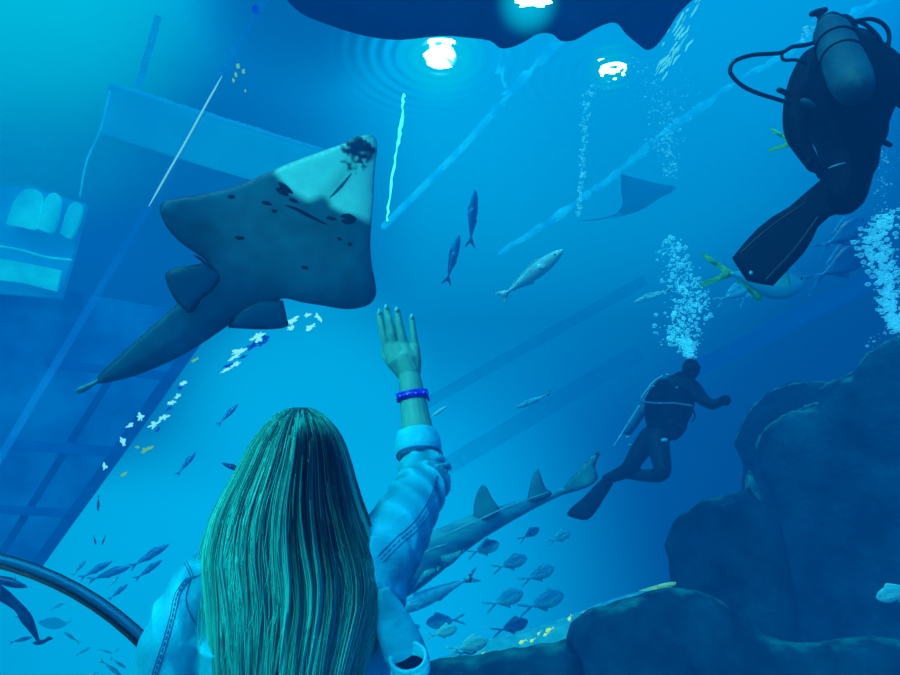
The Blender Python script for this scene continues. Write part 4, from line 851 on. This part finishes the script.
# head, facing the tank, tipped back
Rh = Matrix.Rotation(math.radians(14), 3, 'X')
hp = lambda x, y, z: HEAD+Rh @ V((x, y, z))
ball(bm, HEAD, .1, 24, (.78, .98, 1.12), Rh)
tube(bm, [hp(0, .0, 0), hp(0, .035, -.06), hp(0, .05, -.095)], [.068, .058, .038], 16)
tube(bm, [hp(0, .088, .02), hp(0, .105, -.012), hp(0, .112, -.028)], [.008, .012, .013], 10)
for s in (1, -1):
    ball(bm, hp(s*.013, .1, -.03), .009, 8); ball(bm, hp(s*.033, .078, .012), .0135, 12); ball(bm, hp(s*.045, .072, -.025), .026, 12, (1, .7, .8))
    tube(bm, [hp(s*.078, -.005, .02), hp(s*.084, -.012, 0), hp(s*.077, 0, -.028)], [.009, .010, .007], 8)
tube(bm, [hp(-.022, .092, -.058), hp(0, .1, -.056), hp(.022, .092, -.058)], [.005, .0075, .005], 8); tube(bm, [hp(-.018, .09, -.066), hp(0, .098, -.067), hp(.018, .09, -.066)], [.005, .0075, .005], 8)
tube(bm, [V((-.275, 1.37, 1.55)), V((-.275, 1.365, 1.46)), V((-.275, 1.36, 1.40))], [.052, .052, .07], 16)
tube(bm, [SHL, V((-.38, 1.365, 1.42)), V((-.275, 1.36, 1.42)), V((-.2, 1.35, 1.43)), SHR], [.034, .045, .055, .048, .04], 16)
tube(bm, [V((-.28, 1.37, 1.36)), V((-.28, 1.37, 1.2)), V((-.28, 1.37, 1.08)), V((-.28, 1.37, .95)), V((-.28, 1.37, .9))], [.13, .12, .11, .14, .13], 20, flat=(V((0, 1, 0)), .72))
tube(bm, [SHL+V((.01, 0, -.03)), V((-.53, 1.36, 1.15)), V((-.54, 1.29, .92))], [.045, .04, .034], 14); tube(bm, [SHR, ELB, ELB.lerp(WRI, .45), WRI], [.045, .042, .036, .027], 18)
for k in range(4): tube(bm, [V((-.54, 1.285+k*.016-.02, .9)), V((-.545, 1.27+k*.016-.02, .84)), V((-.54, 1.255+k*.016-.02, .795+abs(k-1.5)*.008))], [.010, .0085, .0065], 8)
tube(bm, [V((-.54, 1.29, .93)), V((-.54, 1.285, .88)), V((-.54, 1.275, .85))], [.03, .034, .025], 12); tube(bm, [V((-.53, 1.25, .9)), V((-.525, 1.225, .86)), V((-.525, 1.215, .83))], [.012, .0095, .0075], 8)
for s in (1, -1): tube(bm, [V((-.28+s*.085, 1.37, .9)), V((-.28+s*.09, 1.38, .5)), V((-.28+s*.09, 1.37, .1)), V((-.28+s*.09, 1.40, .05)), V((-.28+s*.095, 1.50, .035))], [.085, .06, .042, .042, .034], 14)
# raised hand: back of the hand to us, fingertips on the glass
DH = 1.66
f2 = lambda x, y, e=0.: at(340+x/4.217, 290+y/4.217, DH+e)
k4 = DH/FPX/4.217
def fing(L): tube(bm, [f2(x, y, e) for x, y, r_, e in L], [r_*k4 for x, y, r_, e in L], 12)
fing([(297, 400, 45, -.02), (292, 345, 47, -.015), (270, 290, 40, -.01)]); fing([(262, 345, 32, -.01), (232, 300, 36, -.008), (205, 245, 26, 0)]); fing([(290, 340, 36, -.01), (262, 290, 36, -.008), (236, 238, 27, 0)])
fing([(298, 345, 36, -.01), (288, 290, 36, -.008), (272, 240, 26, 0)]); fing([(310, 345, 32, -.008), (316, 295, 28, -.004), (315, 245, 23, 0)])
FING = [([(203, 258, 21, .0), (187, 205, 17.5, .0), (174, 152, 16, .008), (166, 100, 14, .02)], (164, 82)), ([(233, 245, 21, 0), (220, 185, 18, -.003), (206, 128, 16.5, .005), (196, 80, 14.5, .02)], (192, 62)), ([(273, 245, 21, 0), (261, 190, 18, .0), (249, 138, 16.5, .006), (241, 90, 14.5, .02)], (236, 74)), ([(318, 250, 19, 0), (312, 205, 15.5, .002), (306, 158, 14.5, .01), (302, 118, 13, .02)], (301, 104))]
for L, tip in FING: fing(L)
ball(bm, f2(263, 272, -.004), 52*k4, 24, (1, .34, 1.25)); ball(bm, f2(270, 320, -.006), 44*k4, 24, (1, .42, 1.4))
fing([(262, 345, 28, .0), (222, 312, 24, .018), (195, 282, 19, .03), (186, 250, 15, .034)])
body = fuse(bm, .0019, 4)
# nails belong to the same skin mesh
b2 = bmesh.new(); b2.from_mesh(body); nf = len(b2.faces)
for L, tip in FING:
    ax, ay, ar, ae = L[-1]; c = f2(ax*.45+tip[0]*.55, ay*.45+tip[1]*.55, ae-.0085*ar/12)
    ball(b2, c, ar*k4*.62, 12, (.85, .4, 1.35))
b2.faces.ensure_lookup_table()
for f in b2.faces[nf:]: f.material_index = 1
b2.to_mesh(body); b2.free(); body.polygons.foreach_set('use_smooth', [True]*len(body.polygons))
bo = link('body', body, m_skin, me); body.materials.append(m_nail)
# jeans and shoes
bm = bmesh.new()
tube(bm, [V((-.28, 1.37, 1.03)), V((-.28, 1.37, .95)), V((-.28, 1.37, .87))], [.135, .155, .15], 20, flat=(V((0, 1, 0)), .75))
for s in (1, -1): tube(bm, [V((-.28+s*.08, 1.37, .88)), V((-.28+s*.09, 1.38, .5)), V((-.28+s*.09, 1.37, .12))], [.095, .07, .055], 16)
link('jeans', fuse(bm, .012, 4), m_jean, me)
for s in (1, -1):
    bm = bmesh.new(); tube(bm, [V((-.28+s*.09, 1.36, .06)), V((-.28+s*.095, 1.44, .05)), V((-.28+s*.1, 1.54, .042))], [.055, .05, .04], 14); link('shoe', fuse(bm, .008, 3), m_inside, me)
# jacket
bm = bmesh.new()
tube(bm, [V((-.285, 1.37, 1.36)), V((-.285, 1.37, 1.25)), V((-.285, 1.37, 1.1)), V((-.285, 1.37, .98))], [.165, .172, .165, .17], 24, flat=(V((0, 1, 0)), .74))
tube(bm, [SHL+V((.015, 0, -.012)), V((-.38, 1.36, 1.405)), V((-.275, 1.355, 1.41)), V((-.2, 1.345, 1.415)), SHR], [.058, .072, .078, .07, .066], 18)
tube(bm, [V((-.275, 1.36, 1.42)), V((-.275, 1.362, 1.475))], [.075, .066], 18)
tube(bm, [SHL+V((.012, 0, -.015)), V((-.503, 1.36, 1.28)), V((-.53, 1.355, 1.15)), V((-.548, 1.32, 1.02)), V((-.55, 1.285, .93))], [.06, .063, .061, .055, .05], 20)
SC_ = [SHR+V((-.02, 0, -.03)), SHR.lerp(ELB, .35), SHR.lerp(ELB, .7), ELB, ELB.lerp(WRI, .1), at(424, 466, 1.53)]
SR_ = [.074, .066, .058, .0545, .053, .050]
S_ = spline([(*p, q) for p, q in zip(SC_, SR_)], 20); tube(bm, [p[:3] for p in S_], [p[3] for p in S_], 24)
jk = fuse(bm, .0055, 5)
# gathered cloth: folds across the bent sleeve and body, fold shade painted into the valleys
ARM = [V(p[:3]) for p in S_]; ca = jk.color_attributes.new('Col', 'FLOAT_COLOR', 'POINT')
def armpos(p):
    best = (9, 0)
    for i in range(len(ARM)-1):
        a, b = ARM[i], ARM[i+1]; d = b-a; t_ = max(0, min(1, (p-a).dot(d)/d.dot(d))); q = (p-a-d*t_).length
        if q < best[0]: best = (q, (i+t_)/(len(ARM)-1))
    return best
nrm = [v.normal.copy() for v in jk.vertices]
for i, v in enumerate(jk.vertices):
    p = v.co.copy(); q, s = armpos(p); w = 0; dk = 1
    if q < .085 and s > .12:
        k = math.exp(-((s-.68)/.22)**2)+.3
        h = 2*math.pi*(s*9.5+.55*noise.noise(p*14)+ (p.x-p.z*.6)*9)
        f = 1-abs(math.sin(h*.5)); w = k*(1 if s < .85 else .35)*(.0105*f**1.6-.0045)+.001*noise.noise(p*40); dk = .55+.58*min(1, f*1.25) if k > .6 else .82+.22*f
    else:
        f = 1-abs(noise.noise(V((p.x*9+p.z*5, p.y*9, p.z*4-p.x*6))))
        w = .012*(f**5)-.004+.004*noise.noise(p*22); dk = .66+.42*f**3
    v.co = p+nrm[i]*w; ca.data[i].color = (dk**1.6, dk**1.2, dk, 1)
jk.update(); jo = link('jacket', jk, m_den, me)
dg = bpy.context.evaluated_depsgraph_get(); b2 = bmesh.new(); b2.from_mesh(jk); b2.transform(Matrix.Translation(me.location)); JT = BVHTree.FromBMesh(b2); b2.free()
def on_jacket(px, py, off=.001):
    d = ray(px, py).normalized(); h = JT.ray_cast(CAM, d); return (h[0]-d*off) if h[0] else None
def seam(L, r=.0014, dash=False):
    pts = [q for q in (on_jacket(*p) for p in spline(L, len(L)*7)) if q]
    if len(pts) < 3: return
    bm = bmesh.new()
    if dash:
        for a, b in zip(pts[::2], pts[1::2]): tube(bm, [a, b], r, 6)
    else: tube(bm, pts, r, 6)
    link('seam', bm, m_seam, jo)
for dx, dy, r_, ds in ((0, 0, .0009, 0), (5, 6, .0007, 0), (2.5, 3, .0009, 1)): seam([(378+dx, 556+dy), (396+dx, 538+dy), (412+dx, 524+dy), (424+dx, 508+dy), (432+dx*.6, 492+dy*.5), (437+dx*.3, 476)], r_, ds)
for dx, r_, ds in ((0, .0009, 0), (-5, .0007, 0), (-2.5, .0012, 1)): seam([(191+dx, 578), (180+dx, 594), (175+dx, 616), (168+dx, 640), (160+dx, 665), (154+dx, 684)], r_, ds)
for dx, r_, ds in ((0, .0009, 0), (3, .0009, 1)): seam([(181+dx, 556), (186+dx, 566), (191+dx, 578)], r_, ds)
seam([(191, 578), (186, 598), (190, 614), (197, 625)], .0009); seam([(191, 578), (205, 573), (222, 570)], .0009, True)
# rolled cuff on the raised forearm
ax = (at(417, 430, 1.585)-at(421, 452, 1.555)).normalized()
def ring(bm, c, ax, R, r, n=28, wob=.06, seed=0):
    s_ = ax.orthogonal().normalized(); b_ = ax.cross(s_)
    tube(bm, [c+(s_*math.cos(a)+b_*math.sin(a))*R*(1+wob*noise.noise(V((math.cos(a)*1.5, math.sin(a)*1.5, seed)))) for a in [2*math.pi*i/n for i in range(n)]], r, 10, flat=(ax, 2.0), closed=True)
bm = bmesh.new(); ax = (WRI-ELB).normalized(); c0 = ELB.lerp(WRI, .34)+V((-.004, 0, 0)); s_ = ax.orthogonal().normalized(); b_ = ax.cross(s_); NR = 40; rows = []
for h, R_ in ((-.026, .040), (-.027, .0475), (-.022, .0505), (-.012, .0515), (.002, .0505), (.014, .0485), (.024, .0455), (.030, .0425), (.0315, .0395), (.029, .036), (.02, .03)):
    rows.append([bm.verts.new(c0+ax*(h+.004*math.sin(2*math.pi*k/NR+.6)+.0016*noise.noise(V((k*.35, h*60, 2))))+(s_*math.cos(2*math.pi*k/NR)+b_*math.sin(2*math.pi*k/NR))*(R_+.0022*noise.noise(V((math.cos(2*math.pi*k/NR)*2, math.sin(2*math.pi*k/NR)*2, h*45))))) for k in range(NR)])
for A, B in zip(rows, rows[1:]):
    for k in range(NR): bm.faces.new((A[k], A[(k+1) % NR], B[(k+1) % NR], B[k]))
bm.faces.new(rows[0]); bm.faces.new(rows[-1][::-1])
cf = link('cuff', bm, m_den2, jo, 'rolled-up cuff')
bm = bmesh.new(); ring(bm, c0-ax*.0275, (ax+V((.1, 0, .05))).normalized(), .0505, .0013, wob=.03); link('seam', bm, m_seam, jo)
# loose hem of the open jacket front, flaring out at her right
a, b = at(383, 588, 1.20), at(405, 667, 1.17); ax2 = (b-a).normalized()
bm = bmesh.new(); s_ = V((ax2.z, 0, -ax2.x)).normalized(); b_ = ax2.cross(s_); NR = 18; rows = []
PX_ = [(383, 588, 5), (388, 604, 12), (393, 622, 18), (400, 640, 21), (406, 655, 21.5), (411, 665, 19.5)]
for (x, y, w) in spline(PX_, 20):
    c = at(x, y, 1.19); R_ = w*1.19/FPX
    rows.append([bm.verts.new(c+s_*R_*(1+.03*noise.noise(V((k*.9, y*.08, 1))))*math.cos(2*math.pi*k/NR)+V((0, 1, .25)).normalized()*R_*.42*math.sin(2*math.pi*k/NR)) for k in range(NR)])
for A, B in zip(rows, rows[1:]):
    for k in range(NR): bm.faces.new((A[k], A[(k+1) % NR], B[(k+1) % NR], B[k]))
hem = mesh_of(bm); ca = hem.color_attributes.new('Col', 'FLOAT_COLOR', 'POINT')
for i, v in enumerate(hem.vertices):
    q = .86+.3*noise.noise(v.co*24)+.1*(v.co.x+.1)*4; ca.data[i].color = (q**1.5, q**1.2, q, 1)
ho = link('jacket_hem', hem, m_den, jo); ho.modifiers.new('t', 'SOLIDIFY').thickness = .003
rimc = at(411, 668, 1.165)
bm = bmesh.new(); n_ = 30; u_ = (RT*.93+UP*.18-FW*.2).normalized(); w_ = (UP*.72+FW*.69-RT*.1).normalized()
for k, (sc, off) in enumerate(((1.0, 0), (1.03, .008), (1.03, .018))):
    tube(bm, [rimc+(u_*math.cos(t_)*.031+w_*math.sin(t_)*.023)*sc-ax2*off for t_ in [2*math.pi*i/n_ for i in range(n_)]], .0042, 8, closed=True)
link('hem_cuff', fuse(bm, .0028, 3), m_den2, ho, 'folded edge of the hem')
bm = bmesh.new(); oc = rimc-FW*.003  # dark disc stands in for the shaded inside of the hem
A = [bm.verts.new(oc+u_*math.cos(t_)*.0295+w_*math.sin(t_)*.0215) for t_ in [2*math.pi*i/36 for i in range(36)]]; B = [bm.verts.new(v.co+FW*.006) for v in A]
bm.faces.new(A); bm.faces.new(B[::-1])
for k in range(36): bm.faces.new((A[k], B[k], B[(k+1) % 36], A[(k+1) % 36]))
link('opening', bm, m_inside, ho, 'dark disc for the shaded opening')
# wristband
wa = (WRI-ELB).normalized(); wc = ELB.lerp(WRI, .83); bm = bmesh.new(); wa2 = (wa+V((.0, -.35, .05))).normalized()
s_ = wa2.orthogonal().normalized(); b_ = wa2.cross(s_); n_ = 36
bands = [[bm.verts.new(wc+wa2*h+(s_*math.cos(2*math.pi*i/n_)+b_*math.sin(2*math.pi*i/n_))*.0372*q) for i in range(n_)] for h, q in ((-.009, 1), (-.0093, 1.02), (.0093, 1.02), (.009, 1))]
for A, B in zip(bands, bands[1:]+bands[:1]):
    for k in range(n_): bm.faces.new((A[k], A[(k+1) % n_], B[(k+1) % n_], B[k]))
m_band = mat('wristband', lin(45, 40, 215), lin(30, 20, 160), scale=60, rough=.35, spec=.4, emit=.12)
wb = link('wristband', bm, m_band, me, 'purple-blue paper wristband')
for i in range(0, 36, 3):
    a_ = 2*math.pi*i/36; bm = bmesh.new(); ball(bm, wc+(s_*math.cos(a_)+b_*math.sin(a_))*.0383, .0021, 8, (1, 1, 1)); 
    link('dot', bm, m_chrome, wb)
bm = bmesh.new(); box(bm, at(426.5, 392, 1.6), at(429, 401, 1.6), .007, .002, bev=.0005); link('clasp', bm, m_band, wb)

# hair
ROWS = [(406.5, 296, 306), (409, 286, 314), (414, 276, 322), (421, 268, 329), (432, 258, 338), (445, 249, 344), (460, 241, 349), (480, 230, 354), (500, 219, 360), (520, 210, 367), (545, 203, 376), (565, 200, 383), (585, 202, 386), (610, 205, 384), (640, 207, 375), (675, 210, 364), (720, 216, 356), (800, 226, 346)]
DB = [(407, 1.36), (412, 1.31), (420, 1.275), (435, 1.245), (450, 1.232), (480, 1.212), (520, 1.186), (560, 1.165), (600, 1.145), (640, 1.128), (675, 1.115), (720, 1.098), (800, 1.07)]
def interp(T, y, k):
    if y <= T[0][0]: return T[0][k]
    for a, b in zip(T, T[1:]):
        if y <= b[0]:
            f = (y-a[0])/(b[0]-a[0]); return a[k]+(b[k]-a[k])*f
    return T[-1][k]
def env(y, s, inset=0., k=1.):
    L, R = interp(ROWS, y, 1), interp(ROWS, y, 2); c = (L+R)/2; hw = (R-L)/2*k
    bulge = (.115 if y < 500 else .115-.02*min(1, (y-500)/100))*min(1, .25+(y-407)/40)
    d = interp(DB, y, 1)+bulge*(1-srt(1-min(1, abs(s))**2))+inset
    return at(c+s*hw, y, d)
m_hair, t = newmat('long_hair')
out = t.n('ShaderNodeOutputMaterial'); b = t.n('ShaderNodeBsdfPrincipled'); a = t.n('ShaderNodeVertexColor'); a.layer_name = 'Col'; t.l(a.outputs[0], b.inputs['Base Color']); b.inputs['Roughness'].default_value = .5; b.inputs['Specular IOR Level'].default_value = .12; t.l(b.outputs[0], out.inputs[0])
rd = random.Random(5); verts, faces, cols = [], [], []
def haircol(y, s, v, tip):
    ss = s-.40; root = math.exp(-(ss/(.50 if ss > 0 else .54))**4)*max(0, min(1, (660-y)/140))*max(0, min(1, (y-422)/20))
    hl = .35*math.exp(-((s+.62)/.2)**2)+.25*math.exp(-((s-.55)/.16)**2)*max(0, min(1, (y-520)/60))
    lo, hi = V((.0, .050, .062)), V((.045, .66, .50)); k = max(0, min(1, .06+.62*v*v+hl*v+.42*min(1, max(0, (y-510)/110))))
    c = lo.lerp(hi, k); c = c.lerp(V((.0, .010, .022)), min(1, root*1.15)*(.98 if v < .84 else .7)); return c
def strand(s0, y0, y1, rad, v, inset, drift, amp, ph, n=22, fly=0.):
    base = len(verts); P = []
    for i in range(n+1):
        f = i/n; y = y0+(y1-y0)*(f**1.25 if y0 < 430 else f)
        q = s0+drift*f*f+amp*math.sin(ph+f*5.5)*(.3+f)+fly*f*f
        P.append((env(y, max(-1.12, min(1.12, q)), inset-(.004*math.sin(ph*2+f*7))*f), y, q))
    for i in range(n+1):
        p, y, q = P[i]; t_ = (P[min(i+1, n)][0]-P[max(i-1, 0)][0]).normalized(); sd = t_.cross(FW).normalized(); up = sd.cross(t_); f = i/n
        w = rad*(.45+.55*min(1, f*6))*(1 if f < .75 else 1-(f-.75)/.25*.85)
        for o_ in (sd*w, up*w*.8, -sd*w): verts.append(p+o_)
        c = haircol(y, q, v, f); cols.extend([c, c*1.12, c*.9])
    for i in range(n):
        for k in range(3):
            a_, b_ = base+i*3+k, base+i*3+(k+1) % 3; faces.append((a_, b_, b_+3, a_+3))
for cl in range(210):
    s0 = rd.uniform(-1, 1); s0 = math.copysign(abs(s0)**.9, s0); v = rd.random(); lay = rd.uniform(-.017, .008)
    y0 = 408+rd.random()**2*70*max(0, 1-abs(s0)*1.25); y1 = rd.uniform(640, 790); dr = rd.uniform(-.12, .12); am = rd.uniform(0, .034); ph = rd.uniform(0, 6.3)
    if v > .8 : v = 1.15
    for k in range(15):
        ds = rd.gauss(0, .026); strand(s0+ds, y0+abs(rd.gauss(0, 3)), y1-rd.random()*60, rd.uniform(.0008, .0019), max(0, min(1.3, v+rd.gauss(0, .14))), lay+rd.gauss(0, .0025), dr-ds*.75, am, ph+rd.gauss(0, .25))
for k in range(320):                                                      # flyaways
    s0 = rd.choice((-1, 1))*rd.uniform(.55, 1.0) if k % 3 else rd.uniform(-.9, .9)
    strand(s0, rd.uniform(412, 560), rd.uniform(560, 690), (.0007), 1.1, -.014, rd.uniform(-.1, .1), rd.uniform(.01, .06), rd.uniform(0, 6.3), fly=rd.uniform(0, .12)*math.copysign(1, s0))
for k in range(60):                                                       # wisps over the left shoulder
    strand(rd.uniform(-.98, -.7), rd.uniform(500, 540), rd.uniform(620, 668), .0009, 1.15, -.012, rd.uniform(-.12, .1), .03, rd.uniform(0, 6.3))
# inner mass of hair behind the strands
base = len(verts); NS = 26; YS = [407.5, 409, 411, 414, 418, 424, 432, 442, 455, 470, 490, 515, 545, 580, 620, 660, 700, 760]
for y in YS:
    for k in range(NS+1):
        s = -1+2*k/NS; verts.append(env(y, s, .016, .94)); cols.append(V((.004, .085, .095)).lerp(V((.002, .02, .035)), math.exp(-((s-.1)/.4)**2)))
for i in range(len(YS)-1):
    for k in range(NS): q = base+i*(NS+1)+k; faces.append((q, q+1, q+NS+2, q+NS+1))
hm = bpy.data.meshes.new('hair'); hm.from_pydata(verts, [], faces); hm.update(); hm.polygons.foreach_set('use_smooth', [True]*len(hm.polygons))
ca = hm.color_attributes.new('Col', 'FLOAT_COLOR', 'POINT'); fl_ = []
for c in cols: fl_.extend((c[0], c[1], c[2], 1))
ca.data.foreach_set('color', fl_)
link('hair', hm, m_hair, me)
